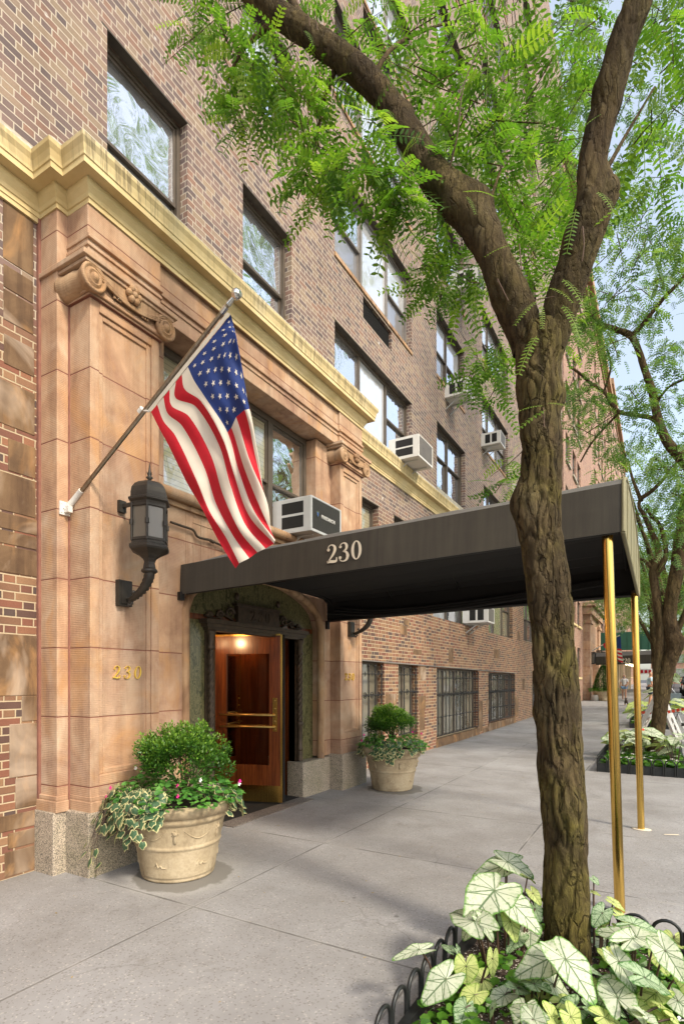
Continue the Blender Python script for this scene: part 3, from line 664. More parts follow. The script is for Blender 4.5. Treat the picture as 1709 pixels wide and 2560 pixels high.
for k in range(4):
    wd = MB(); gl = MB(); br = MB(); bar = MB(); rub = MB()
    a = R(19.3 + 90*k); c, s = math.cos(a), math.sin(a); L = .945
    def q(r, t, z): return (hub[0]+r*c-t*s, hub[1]+r*s+t*c, z)
    def lb(mb, r0, r1, t0, t1, z0, z1): mb.hexa([q(r0,t0,z0),q(r1,t0,z0),q(r1,t1,z0),q(r0,t1,z0),q(r0,t0,z1),q(r1,t0,z1),q(r1,t1,z1),q(r0,t1,z1)])
    lb(wd, .05, .20, -.022, .022, .03, 2.15); lb(wd, L-.17, L-.02, -.022, .022, .03, 2.15)
    lb(wd, .20, L-.17, -.021, .021, 1.92, 2.15); lb(wd, .20, L-.17, -.021, .021, .03, .50)
    lb(gl, .20, L-.17, -.006, .006, .50, 1.92)
    lb(br, L-.02, L+.006, -.028, .028, .03, 2.16); lb(br, .05, L-.02, -.028, .028, .03, .24); lb(br, .05, L-.02, -.026, .026, 2.15, 2.172)
    for sd_ in (-1, 1):
        lb(br, L-.12, L-.06, .022*sd_, .030*sd_, .93, 1.36)
        for zz in (.99, 1.14):
            bar.tube([q(.12, .035*sd_, zz), q(.14, .075*sd_, zz), q(L-.11, .075*sd_, zz), q(L-.09, .03*sd_, zz)], .013, 8)
        for zz in (.96, 1.06, 1.22, 1.32): bar.ball(q(L-.09, .032*sd_, zz), .012, 6)
    lb(rub, L+.006, L+.028, -.012, .012, .03, 2.16)
    wd.build('door_leaf', m_wood, RV); gl.build('door_glass', g_door, RV); br.build('brass_edging', m_brass, RV); bar.build('push_bar', m_brassold, RV); rub.build('rubber_seal', m_dark, RV)
MB().lathe([(.05,.03),(.05,2.2)], (hub[0], hub[1], 0), 16).build('centre_post', m_bronze, RV)
# ------------------------------------------------------------ numerals
def ribbon(mb, pts, ws, to3, th, n=6):
    pp = smooth_path([(a, b, 0) for a, b in pts], n); ww = lerp_list(ws, n); L = []; Rr = []
    for i, p in enumerate(pp):
        d = (pp[min(i+1, len(pp)-1)] - pp[max(i-1, 0)]); d.normalize(); w = ww[min(i, len(ww)-1)]/2
        L.append((p.x-d.y*w, p.y+d.x*w)); Rr.append((p.x+d.y*w, p.y-d.x*w))
    for i in range(len(pp)-1):
        q = [L[i], Rr[i], Rr[i+1], L[i+1]]
        mb.hexa([to3(a, b, 0) for a, b in q] + [to3(a, b, th) for a, b in q])
def disc(mb, c, r, to3, th, n=14, ri=0, ry=None, rin=None):
    ry = ry or r
    o = [(c[0]+r*math.cos(2*math.pi*k/n), c[1]+ry*math.sin(2*math.pi*k/n)) for k in range(n)]
    if rin is None:
        vs = [to3(a, b, 0) for a, b in o] + [to3(a, b, th) for a, b in o]
        mb.add(vs, [tuple(range(n))[::-1], tuple(range(n, 2*n))] + [(i, (i+1) % n, n+(i+1) % n, n+i) for i in range(n)])
    else:
        q = [(c[0]+rin[0]*math.cos(2*math.pi*k/n), c[1]+rin[1]*math.sin(2*math.pi*k/n)) for k in range(n)]
        for i in range(n):
            j = (i+1) % n; s = [o[i], o[j], q[j], q[i]]; mb.hexa([to3(a, b, 0) for a, b in s] + [to3(a, b, th) for a, b in s])
def digit(mb, ch, ox, to3, th, bold=1.0):
    T = lambda a, b, c: to3(a+ox, b, c); W_ = lambda l: [w*bold for w in l]
    if ch == '0': disc(mb, (.33, .5), .30, T, th, 28, ry=.5, rin=(.30-.155*bold, .5-.05*bold))
    if ch == '2':
        ribbon(mb, [(.09,.74),(.15,.92),(.31,.985),(.48,.90),(.53,.72),(.44,.50),(.26,.27),(.07,.06)], W_([.03,.04,.05,.12,.17,.14,.08,.05]), T, th)
        ribbon(mb, [(.05,.075),(.2,.10),(.4,.075),(.6,.09),(.63,.28)], W_([.11,.15,.15,.11,.03]), T, th); disc(mb, (.13,.74), .085*bold, T, th)
    if ch == '3':
        ribbon(mb, [(.09,.79),(.15,.93),(.30,.985),(.44,.93),(.50,.78),(.44,.62),(.26,.53)], W_([.03,.04,.05,.11,.15,.11,.04]), T, th)
        ribbon(mb, [(.26,.53),(.46,.49),(.56,.28),(.48,.08),(.30,.015),(.13,.07),(.06,.21)], W_([.04,.11,.17,.12,.05,.04,.03]), T, th)
        disc(mb, (.12,.80), .075*bold, T, th); disc(mb, (.10,.22), .085*bold, T, th)
def number(mb, text, to3, th, pitch=.72, bold=1.0):
    for i, ch in enumerate(text): digit(mb, ch, i*pitch, to3, th, bold)
def brass_number(y0, z0, h, label, mat, x=-4.030):
    mb = MB(); to3 = lambda a, b, c: (x + c, y0 + (a + b*.12)*h, z0 + b*h)
    number(mb, '230', to3, .014, .98, .62); o = mb.build('house_number', mat); o['label'] = label; o['category'] = 'number'; return o
m_gold = plain('gilt_numerals', (.80,.56,.10), .3, .55, .1)
brass_number(3.085, 1.60, .112, 'gold metal 230 on the near stone pilaster beneath the lantern', m_gold).location = (0,0,0)
brass_number(7.05, 1.575, .108, 'gold metal 230 on the far stone pilaster beyond the door', m_gold)
pn = MB(); number(pn, '230', lambda a, b, c: (-4.262+c, 5.19+a*.15, 2.29+b*.13), .010, .95, .7); pn.build('plaque_number', m_bronze, B230)

# ------------------------------------------------------------ entrance awning
aw = thing('entrance_awning', 'long dark canvas awning marked 230 reaching from the door over the pavement', 'awning', (-2.2, 5.38, 0))
YN, YF = 3.98, 6.78
def corner(u, v, **k): return P(u, v, **k)
zbw, zbo = P(447, 1485, x=-4.16).z, P(1557, 1328, y=YN).z; zcw, zco = P(449, 1412, x=-4.16).z, P(1552, 1208, y=YN).z
xo_ = P(1555, 1300, y=YN).x; zfo = P(1602, 1491, y=YF).z; zfw = P(813, 1555, x=-4.16).z
def section(x):
    t = (x+4.16)/(xo_+4.16); zb = zbw+(zbo-zbw)*t; zc = zcw+(zco-zcw)*t; zf = zfw+(zfo-zfw)*t; g = zc
    e = min(1.0, (x+4.16)/.55); e = .12+.88*math.sin(e*math.pi/2); return [(YN, zb), (YN+.004, (zb+zc)/2), (YN+.012, zc), (YN+.10, zc+.055*e), (YN+.28, zc+.115*e), (YN+.75, zc+.175*e), (5.38, zc+.205*e), (YF-.75, g+.165*e), (YF-.28, g+.085*e), (YF-.10, g+.02*e), (YF-.012, g-.04), (YF, zf)]
am = MB(); NX = 36; rows = []
for i in range(NX+1):
    x = -4.16 + (xo_+4.16)*i/NX; sg = .010*math.sin(math.pi*((x+.35)/1.08 % 1)); rows.append([(x, y, z - (sg if 2 < k < 9 else 0)) for k, (y, z) in enumerate(section(x))])
K = 12; am.add([q for r in rows for q in r], [(i*K+j, i*K+j+1, (i+1)*K+j+1, (i+1)*K+j) for i in range(NX) for j in range(K-1)], False)
ao = am.build('canvas', m_awn, aw); sf = ao.modifiers.new('thick', 'SOLIDIFY'); sf.thickness = .008; sf.offset = 0
# lining, end valance, welt, frame
ln = MB(); rows = []
for i in (0, 1):
    x = -4.15 + (xo_-.02+4.15)*i; s = section(x); rows.append([(x, y + (.02 if k < 3 else -.02 if k > 8 else 0), z - .018 + (.03 if k in (0, 11) else 0)) for k, (y, z) in enumerate(s)])
ln.add(rows[0]+rows[1], [(j, j+1, K+j+1, K+j) for j in range(K-1)]); ln.build('lining', m_awnin, aw)
sO = section(xo_); en = MB()
inner = [(y, z) for y, z in sO]; en.prism(inner, xo_-.012, xo_+.006); en.build('end_valance', m_awnend, aw)
we = MB(); we.tube([(xo_+.004, y, z) for y, z in sO] + [(xo_+.004, YN, zbo)], .013, 6); we.tube([(xo_+.012, YN+.35, zbo+.01), (xo_+.012, YN+.35, zco+.10)], .004, 4)
for k in range(5): we.tube([(xo_+.010, YN+.45+k*.5, zbo-.01*k), (xo_+.010, YN+.45+k*.5, zco+.13)], .003, 4)
we.build('welt', m_awnend, aw)
fr = MB(); 
fr.tube([(-4.10, YN+.03, zbw+.01), (xo_-.03, YN+.03, zbo+.01)], .016, 8); fr.tube([(-4.10, YF-.03, zfw+.02), (xo_-.03, YF-.03, zfo+.02)], .016, 8)
for i in range(5):
    x = -4.05+.93*i; s = section(x); fr.tube([(x, y+(.03 if k < 4 else -.03 if k > 7 else 0), z-.035) for k, (y, z) in enumerate(s)][1:-1], .013, 6)
fr.tube([(-4.1, 5.38, section(-4.1)[6][1]-.04), (xo_-.03, 5.38, sO[6][1]-.04)], .013, 6)
fr.box(-4.17, -4.13, YN-.03, YN+.03, zbw-.06, zbw+.02); fr.box(-4.17, -4.13, YF-.03, YF+.03, zfw-.10, zfw+.02)
fr.build('frame', m_iron, aw)
ro = MB()
for k in range(3): ro.tube(smooth_path([(-4.1+.1*k, YF-.06, zfw+.12+.03*k), (-3.2, YF-.07, zfw+.05+.03*k), (-2.0, YF-.06, zfw+.09+.03*k), (-.5, YF-.06, zfo+.16+.02*k)], 6), .022, 6)
ro.build('rolled_side_curtain', m_awnin, aw)
an = MB(); qa = P(815, 1364, y=YN-.012); qb = P(897, 1396, y=YN-.012); hh = .155; slope = (zbo-zbw)/(xo_+4.16)
number(an, '230', lambda a, b, c: (qa.x + a*hh*1.02, YN-.006-c, qb.z-.012 + b*hh + a*hh*slope), .004, .74, 1.0); an.build('lettering', m_cream, aw)
for (bx, by, tx, ty) in ((-.247, 4.25, -.315, 4.10), (-.186, 6.68, -.25, 6.66)):
    zt = (zbo if by < 5 else zfo)+.02; pm = MB(); pm.tube([(bx, by, -.01), (tx, ty, zt)], .034, 24); pl = pm.build('pole', m_brass, aw)
    cm = MB(); cm.tube([(tx, ty, zt-.03), (tx, ty, zt+.03)], .033, 12); cm.build('socket', m_bronze, pl)
pd = MB(); pd.lathe([(0,.003),(.07,.003),(.06,.006),(0,.006)], (-.186, 6.68, 0), 14, sx=1.4); pd.add([(.02,6.55,.004),(.16,6.60,.004),(.15,6.64,.004),(.03,6.58,.004)], [(0,1,2,3)])
tag(pd.build('mortar_patch', m_cream), 'small white mortar patch on the pavement at the foot of the farther brass pole', 'patch')
# conduit pipe on the wall above the awning
cp = MB(); ps = [P(427,1305,x=-4.13), P(455,1315,x=-4.13), P(483,1325,x=-4.13), P(493,1341,x=-4.13), P(510,1347,x=-4.13), P(529,1352,x=-4.13), P(575,1374,x=-4.13)]
cp.tube(smooth_path(ps, 4), .013, 8); cp.tube([ps[5]-Vector((0,.02,0)), ps[5]+Vector((0,.03,-.01))], .018, 8)
tag(cp.build('conduit_pipe', m_bronze), 'thin dark pipe running down the stone wall between the near lantern and the awning', 'pipe')

# ------------------------------------------------------------ flag pole and flag
fp = thing('flagpole', 'steel flagpole slanting out from a white bracket beside the near pilaster', 'flagpole', (-4.27, 2.81, 3.0))
fb, ft = P(193, 1241, y=2.85), P(578, 752, y=2.85)
mb = MB(); mb.tube([fb, fb.lerp(ft, .5), ft], [.017, .016, .014], 12)
m_pole = brass_mat('brushed_steel_pole', (.42,.36,.28), .28); mb.build('pole', m_pole, fp)
dr_ = (ft-fb).normalized(); mb = MB(); mb.ball(ft+dr_*.055, .036, 16); mb.tube([ft-dr_*.03, ft+dr_*.03], [.02, .012], 10); mb.tube([ft-dr_*.10, ft-dr_*.05], .021, 10)
m_chrome = plain('chrome', (.75,.74,.70), .12, 1.0, .05); mb.build('ball_finial', m_chrome, fp)
mb = MB(); mb.box(-4.268, -4.255, 2.765, 2.855, 2.95, 3.06); mb.tube([(-4.26, 2.82, 3.0), fb-dr_*.06, fb+dr_*.07], [.03, .026, .024], 12); mb.box(-4.26, -4.20, 2.80, 2.84, 2.97, 3.02)
for (yy, zz) in ((2.78,2.97),(2.84,2.97),(2.78,3.04)): mb.ball((-4.254, yy, zz), .006, 6)
mb.build('bracket', m_white, fp)
cl = P(354, 1027, y=2.85); mb = MB(); mb.tube([cl-dr_*.02, cl+dr_*.02], .026, 10); mb.tube([cl, P(372, 1028, y=2.83)], .008, 6); mb.build('flag_clip', m_white, fp)
# the cloth: control rows along the fly, each a list of (fraction of hoist from the top, u, v, depth towards the building)
ROWS = [
 (0.00, [(0,577,786,0),(1,378,1030,0)]),
 (0.10, [(0,584,812,.05),(.18,582,830,.0),(.54,485,952,-.02),(.69,440,995,0),(1,399,1072,.01)]),
 (0.20, [(0,590,842,.09),(.12,594,857,.0),(.54,512,993,-.02),(.62,502,1004,0),(.69,490,1016,.01),(1,422,1114,.0)]),
 (0.40, [(0,600,985,.16),(.12,619,1000,.09),(.23,624,1022,.0),(.31,611,1025,-.03),(.385,590,1043,0),(.46,578.5,1069,.02),(.54,568.6,1081,.0),(.615,557,1098,-.02),(.69,548,1112,0),(.77,527,1138,.02),(.85,508,1166,0),(.92,490,1195,-.02),(1,466,1204,.01)]),
 (0.60, [(0,610,1120,.20),(.15,636,1110,.12),(.27,645,1135,0),(.385,624,1150,-.03),(.46,610,1168,0),(.54,595,1172,.025),(.615,585,1186,.0),(.69,576,1210,-.02),(.77,557,1236,0),(.85,540,1262,.02),(.92,524,1277,0),(1,500,1262,-.01)]),
 (0.80, [(0,620,1230,.22),(.2,655,1235,.13),(.385,667,1252,0),(.46,650,1268,-.03),(.54,634,1276,0),(.615,622,1288,.02),(.69,612,1308,0),(.77,598,1326,-.02),(.85,582,1340,0),(.92,566,1344,.02),(1,545,1349,0)]),
 (1.00, [(0,640,1300,.22),(.3,672,1318,.12),(.54,688,1350,.0),(.615,685,1359,-.02),(.69,664,1371,0),(.77,643,1381,.02),(.85,622,1396,0),(.92,598,1408,-.01),(1,589,1421,0)])]
def flag_uv(s, t):
    ts = [r[0] for r in ROWS]; i = max(0, min(len(ts)-2, sum(1 for q in ts if q <= t)-1)); out = []
    h = ts[i+1]-ts[i]; f = (t-ts[i])/h
    for k in (1, 2, 3):
        w = [float(np.interp(s, [q[0] for q in r[1]], [q[k] for q in r[1]])) for r in ROWS]
        sl = lambda j: (w[j+1]-w[j-1])/(ts[j+1]-ts[j-1]) if 0 < j < len(ts)-1 else ((w[1]-w[0])/(ts[1]-ts[0]) if j == 0 else (w[-1]-w[-2])/(ts[-1]-ts[-2]))
        a, b, ma, mb_ = w[i], w[i+1], sl(i)*h, sl(i+1)*h; out.append((2*f**3-3*f*f+1)*a+(f**3-2*f*f+f)*ma+(3*f*f-2*f**3)*b+(f**3-f*f)*mb_)
    return out
def flag_pt(s, t, lift=0.0):
    u, v, d = flag_uv(s, t); rip = .012*math.sin(s*37+t*3)*min(1, t*3) + .010*math.sin(t*22+s*9)*min(1, t*3)
    return P(u, v, y=2.83 + d + rip - lift)
NS, NT = 78, 90; vs = [flag_pt(i/NS, j/NT) for j in range(NT+1) for i in range(NS+1)]
fl_mb = MB(); fs = [(j*(NS+1)+i, j*(NS+1)+i+1, (j+1)*(NS+1)+i+1, (j+1)*(NS+1)+i) for j in range(NT) for i in range(NS)]
fl_mb.add(vs, fs, True)
m_red = plain('flag_red', (.52,.008,.022), .8, 0, .12, 5, .15); m_fw = plain('flag_white', (.66,.60,.50), .8, 0, .08, 3, .15); m_blue = plain('flag_blue', (.012,.035,.17), .8, 0, .15, 5, .15)
for mm in (m_red, m_fw, m_blue):
    b_ = mm.node_tree.nodes['Principled BSDF']; tr = mm.node_tree.nodes.new('ShaderNodeBsdfTranslucent'); mx = mm.node_tree.nodes.new('ShaderNodeMixShader'); mx.inputs[0].default_value = .3
    mm.node_tree.links.new(b_.inputs['Base Color'].links[0].from_socket, tr.inputs[0]); mm.node_tree.links.new(b_.outputs[0], mx.inputs[1]); mm.node_tree.links.new(tr.outputs[0], mx.inputs[2])
    mm.node_tree.links.new(mx.outputs[0], mm.node_tree.nodes['Material Output'].inputs[0])
FL = thing('american_flag', 'large stars and stripes hanging from the slanting pole before the near pilaster', 'flag', (-2.9, 2.83, 3.4))
flo = fl_mb.build('cloth', [m_red, m_fw, m_blue], FL)
me = flo.data
for k, pgn in enumerate(me.polygons):
    j, i = divmod(k, NS); st = int((i+.5)/NS*13); t = (j+.5)/NT
    pgn.material_index = 2 if (st < 7 and t < .40) else (0 if st % 2 == 0 else 1)
st_mb = MB()
for r in range(9):
    for c in range(6 if r % 2 == 0 else 5):
        s0 = 7/13*(r+1)/10; t0 = .40*(2*c+1+(r % 2))/12
        pts = []
        for k in range(10):
            a = math.pi/2+k*math.pi/5; rr = .021 if k % 2 == 0 else .0085
            pts.append((s0-rr*math.sin(a), t0+rr*.62*math.cos(a)))
        ctr = flag_pt(s0, t0, .006); ring = [flag_pt(a, b, .006) for a, b in pts]
        st_mb.add([ctr]+ring, [(0, 1+k, 1+(k+1) % 10) for k in range(10)])
st_mb.build('stars', m_fw, FL)
hd = MB(); n = 12
a = [flag_pt(k/n, 0) for k in range(n+1)]; off = Vector((-.030, 0, .022)); hd.add([q+Vector((0,-.004,0)) for q in a]+[q+off+Vector((0,-.004,0)) for q in a], [(k, k+1, n+2+k, n+1+k) for k in range(n)])
hd.build('hoist_band', m_fw, FL)

# ------------------------------------------------------------ lanterns
m_frost = M('frosted_lantern_glass'); m_frost.set((.13,.115,.09), .35, 0, .6); m_frost.b.inputs['Coat Weight'].default_value = .5; m_frost = m_frost.m
def lantern(cy, label):
    cx = -3.69; L = thing('wall_lantern', label, 'lantern', (-4.0, cy, 2.33), 'bronze lanterns on the two entrance pilasters')
    hx = lambda r, k, z, o=12: (cx+r*math.cos(R(60*k+o)), cy+r*math.sin(R(60*k+o)), z)
    b = MB()
    def ring(r0, z0, r1, z1):
        b.add([hx(r0, k, z0) for k in range(6)]+[hx(r1, k, z1) for k in range(6)], [(k, (k+1) % 6, 6+(k+1) % 6, 6+k) for k in range(6)])
    prof = [(.01,2.51),(.055,2.52),(.05,2.55),(.045,2.57),(.06,2.60),(.10,2.63),(.165,2.665),(.172,2.68),(.172,2.70),(.155,2.71),(.15,2.73),(.15,2.735),(.01,2.735)]
    for (r0, z0), (r1, z1) in zip(prof[:-1], prof[1:]): ring(r0, z0, r1, z1)
    prof = [(.01,3.03),(.15,3.03),(.155,3.05),(.178,3.065),(.178,3.08),(.16,3.09),(.158,3.13),(.15,3.17),(.125,3.205),(.09,3.228),(.04,3.238),(.01,3.24)]
    for (r0, z0), (r1, z1) in zip(prof[:-1], prof[1:]): ring(r0, z0, r1, z1)
    for k in range(6):
        b.tube([hx(.15, k, 2.73), hx(.15, k, 3.04)], .010, 6); b.tube([hx(.152, k, 2.86), hx(.152, k, 2.90)], .017, 8)
        for k2, zz in ((k, 2.745), (k, 3.02)): b.bar(hx(.148, k, zz), hx(.148, k+1, zz), .016, .02)
    b.lathe([(.018,3.235),(.014,3.26),(.03,3.275),(.014,3.29),(.018,3.30),(.01,3.33),(.002,3.40)], (cx, cy, 0), 10)
    for k in range(4): b.tube([(cx, cy, 3.285), (cx+.03*math.cos(k*1.57), cy+.03*math.sin(k*1.57), 3.315)], [.008, .002], 5)
    b.build('casing', m_verd, L)
    g = MB(); g.add([hx(.140, k, 2.75) for k in range(6)]+[hx(.140, k, 3.03) for k in range(6)], [(k, (k+1) % 6, 6+(k+1) % 6, 6+k) for k in range(6)]); g.build('glass', m_frost, L)
    a = MB(); path = smooth_path([(-4.00, cy+.01, 2.30), (-3.95, cy+.01, 2.275), (-3.88, cy, 2.29), (-3.80, cy, 2.33), (-3.73, cy, 2.39), (-3.69, cy, 2.46), (-3.69, cy, 2.515)], 6)
    rs = lerp_list([.014,.016,.020,.028,.035,.041,.042], 6); a.tube(path, rs, 12)
    for s in range(4):
        a.tube([p + Vector((math.cos(i*.55+s*1.57)*.7, math.sin(i*.55+s*1.57), math.sin(i*.55+s*1.57)*-.7))*rs[i]*.92 for i, p in enumerate(path)], .009, 5)
    a.lathe([(.05,2.48),(.066,2.49),(.066,2.505),(.05,2.52)], (cx, cy, 0), 14)
    a.tube([(-3.93+.03*math.cos(q*.6)*(1-q/14), cy, 2.235+.03*math.sin(q*.6)*(1-q/14)) for q in range(12)], .011, 6)
    a.ball((-3.885, cy, 2.335), .02, 8); a.build('arm', m_verd, L)
    p = MB(); p.box(-4.032, -3.985, cy-.068, cy+.068, 2.225, 2.446); p.box(-3.985, -3.975, cy-.05, cy+.05, 2.245, 2.425); p.build('wall_plate', m_verd, L)
    u = MB(); u.box(-4.032, -4.0, cy-.05, cy+.02, 3.03, 3.13); u.bar((-4.01, cy-.01, 3.085), (-3.80, cy-.01, 3.085), .022, .03); u.build('stay', m_verd, L)
lantern(3.19, 'large bronze lantern on the near pilaster, its glass body above the awning end')
lantern(7.22, 'bronze lantern on the far pilaster with only its twisted arm showing under the awning')

# ------------------------------------------------------------ air conditioners
def make_ac(w, h, d, style, label):
    """local frame: x out of the wall, y along it, origin at the bottom middle of the wall end"""
    t = thing('air_conditioner', label, 'air conditioner', (0,0,0), 'window air conditioners on the street facades')
    c = MB(); white = m_acgrey if style == 'dark' else m_white; f = .03
    c.box(0, d, -w/2, w/2, 0, h); c.box(d, d+.012, -w/2, -w/2+f, 0, h); c.box(d, d+.012, w/2-f, w/2, 0, h); c.box(d, d+.012, -w/2+f, w/2-f, h-f*.8, h); c.box(d, d+.012, -w/2+f, w/2-f, 0, f*1.2)
    bevel(c.build('casing', white, t), .008)
    v = MB()
    for s in (-1, 1):
        y = s*(w/2+.0015); y2 = s*(w/2-.01)
        if style in ('dark', 'wide'):
            for (a, b) in ((.14, .48), (.55, .88)): v.box(d*.25, d*.82, y, y2, h*a, h*b)
        else:
            for (a, b) in ((.28, .52), (.60, .84)): v.box(d*a, d*b, y, y2, h*.16, h*.84)
    v.build('side_vent', m_dark, t)
    g = MB(); n = 22 if style == 'dark' else 12
    for k in range(n):
        z = f*1.2+.004+(h-2*f-.01)*k/n; g.box(d+.001, d+.007, -w/2+f, w/2-f, z, z+(h-2*f)/n*.55)
    g.box(d-.001, d+.002, -w/2+f, w/2-f, f*1.2, h-f*.8)
    g.build('front_grille', m_lov if style == 'dark' else m_framelt, t)
    b = MB()
    for s in (-1, 1):
        b.bar((.02, s*w*.3, -.02), (d*.9, s*w*.3, -.012), .02); b.bar((.02, s*w*.3, -.24), (d*.55, s*w*.3, -.02), .018); b.bar((0.0, s*w*.3, -.26), (0.0, s*w*.3, 0), .018)
    b.build('bracket', m_acgrey, t)
    if style == 'dark':
        tc = bpy.data.curves.new('badge_text', 'FONT'); tc.body = 'FRIEDRICH'; tc.size = .062; tc.extrude = .003; tc.offset = .0012; tc.space_character = 1.12
        to = bpy.data.objects.new('badge_text', tc); COL.objects.link(to); bpy.context.view_layer.update()
        dg = bpy.context.evaluated_depsgraph_get(); me = bpy.data.meshes.new_from_object(to.evaluated_get(dg)); bpy.data.objects.remove(to)
        me.transform(Matrix(((0,0,1,d+.012),(1,0,0,-w*.18),(0,1,0,h*.47),(0,0,0,1)))); me.materials.clear(); me.materials.append(m_white)
        bo = bpy.data.objects.new('badge', me); COL.objects.link(bo); bo.parent = t
        sh = MB(); yy = -w*.30; sh.prism([(yy-.022, h*.62), (yy+.022, h*.62), (yy+.022, h*.50), (yy, h*.44), (yy-.022, h*.50)], d+.008, d+.014); sh.build('badge_shield', m_chrome, t)
        sh = MB(); sh.prism([(yy-.012, h*.59), (yy+.012, h*.56), (yy+.010, h*.50), (yy, h*.47)], d+.014, d+.017); sh.build('badge_emblem', plain('badge_blue', (.03,.10,.40), .4), t)
    return t
a1 = make_ac(.74, .44, .58, 'dark', 'grey air conditioner with dark louvred front in the stone window over the awning'); a1.location = (-4.33, 6.09, 3.435)
a2 = make_ac(.74, .42, .62, 'wide', 'white air conditioner just above the ochre cornice in the wide window'); a2.location = (-4.58, 10.10, 5.80)
proto = make_ac(.55, .36, .60, 'white', 'white air conditioner on brackets in the double window two storeys above the cornice end'); proto.location = (-4.57, 13.05, 8.35+.02)
def ac(loc, label, scale=1.0): return copy_tree(proto, loc, 0, label, None, scale)
ac((-4.57, 16.15, 8.33), 'white air conditioner with two dark slots, left of the trunk above the awning')
ac((-4.57, 13.6, 11.26), 'air conditioner seen from below, half behind drooping leaves left of the trunk', 1.15)
ac((-4.57, 14.62, 3.07), 'white air conditioner under the awning edge in the wide ground floor window', 1.12)
ac((-4.57, 12.9, 13.80), 'air conditioner high on the facade in the gap between the two main limbs')
ac((-4.57, 16.6, 15.98), 'topmost air conditioner on the brick facade, glimpsed through leaves')
lb = MB(); lb.box(W-.30, W-.25, 12.5, 12.75, .42, .78); lb.box(W-.24, W-.20, 12.5, 12.75, .42, .78)

# ------------------------------------------------------------ terracotta pots
def pot_mat():
    m = M('weathered_cast_stone'); p = m.obj(); n = m.noise(3, p, 5, .65)
    c = m.ramp(n, [(.3,(.27,.205,.12)),(.55,(.41,.33,.21)),(.75,(.50,.42,.29))]); d = m.noise(1.0, m.scale(p, (7,7,2.5)), 5, .7)
    c = m.mix(.5, c, m.ramp(d, [(.33,(.32,.26,.19)),(.5,(1,1,1))]), 'MULTIPLY'); c = m.mix(.3, c, m.ramp(m.noise(45, p, 3), [(.3,(.6,.55,.5)),(.6,(1.1,1.1,1.1))]), 'MULTIPLY')
    m.set(c, .85); m.bump(m.math('ADD', m.noise(50, p, 4), m.math('MULTIPLY', n, 2)), .35, .005); return m.m
m_pot = pot_mat()
def make_pot(loc, label):
    t = thing('flower_pot', label, 'flower pot', loc, 'two matching cast stone pots beside the entrance')
    pr = [(.0,.0),(.262,.0),(.275,.008),(.280,.022),(.274,.034),(.283,.04),(.285,.05),(.30,.15),(.316,.25),(.318,.258),(.326,.266),(.329,.274),(.330,.280),(.328,.287),(.325,.294),(.326,.302),(.343,.38),(.358,.452),(.360,.460),(.370,.468),(.386,.484),(.390,.500),(.384,.514),(.392,.520),(.405,.532),(.424,.556),(.434,.585),(.432,.605),(.415,.618),(.396,.616),(.385,.595),(.378,.56),(.0,.555)]
    b = MB(); pr = [(q*1.05, w) for q, w in pr]; b.lathe(pr, loc, 48); b.build('body', m_pot, t)
    o = MB(); off = Vector(loc)
    for a0 in (-2.4, -1.35, -.3, .75, 1.8, 2.85):                   # relief: swags, rosettes and drops
        def rp_(a, z): r = np.interp(z, [.04, .26, .46], [.283, .320, .360])+.004; r = r*1.05-.006; return off + Vector((r*math.cos(a), r*math.sin(a), z))
        o.tube([rp_(a0+.36*(k/8-.5)*2, .43-.075*math.sin(math.pi*k/8)) for k in range(9)], [.003+.004*math.sin(math.pi*k/8) for k in range(9)], 6)
        o.ball(rp_(a0+.52, .41), .022, 8); o.tube([rp_(a0+.52, .40), rp_(a0+.52, .35), rp_(a0+.52, .32)], [.012, .018, .003], 6)
        for k in range(5): o.ball(rp_(a0+.52+.06*math.cos(k*1.26), .41+.022*math.sin(k*1.26)), .010, 6)
        for k in range(3): o.tube([rp_(a0+.1*k, .13), rp_(a0+.1*k+.05, .17-.02*k), rp_(a0+.1*k+.09, .13)], .008, 5)
    o.build('relief_ornament', m_pot, t)
    s = MB(); s.lathe([(.38,.0),(.30,.02),(.0,.03)], (loc[0], loc[1], loc[2]+.56), 24); s.build('soil', m_soil, t)
    return t
POTS = [(-3.47, 3.30, 0), (-3.41, 7.38, 0)]
make_pot(POTS[0], 'weathered cast stone pot in front of the near pilaster, closest to the camera')
make_pot(POTS[1], 'weathered cast stone pot beyond the revolving door, by the barred windows')

# ------------------------------------------------------------ leaves
def leaf_mat(name, dark, mid, light, trans=.45, rough=.5, tcol=None):
    m = M(name); a = m.n('Attribute', attribute_name='tint'); c = m.ramp(a.outputs['Fac'], [(0.0, dark), (.5, mid), (1.0, light)])
    m.set(c, rough, 0, .35); tr = m.n('BsdfTranslucent'); m.put(tr.inputs[0], m.mix(1.0, c, tcol or (1.7, 1.9, .7), 'MULTIPLY'))
    mx = m.n('MixShader'); mx.inputs[0].default_value = trans; m.t.links.new(m.b.outputs[0], mx.inputs[1]); m.t.links.new(tr.outputs[0], mx.inputs[2]); m.t.links.new(mx.outputs[0], m.o.inputs[0]); return m.m
m_leaf = leaf_mat('locust_leaf', (.045,.105,.016), (.09,.185,.026), (.22,.31,.05), .5)
m_leafb = leaf_mat('far_leaf', (.05,.11,.035), (.10,.185,.05), (.20,.29,.08), .45)
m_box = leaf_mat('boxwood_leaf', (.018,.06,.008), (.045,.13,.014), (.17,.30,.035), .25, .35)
m_imp = leaf_mat('impatiens_leaf', (.04,.13,.025), (.09,.25,.045), (.17,.36,.07), .3, .45)
m_ivyg = leaf_mat('ivy_green', (.06,.12,.06), (.10,.19,.09), (.16,.26,.14), .2, .4)
m_ivyc = leaf_mat('ivy_cream', (.62,.58,.30), (.74,.70,.42), (.80,.77,.55), .25, .5, (1,1,.8))
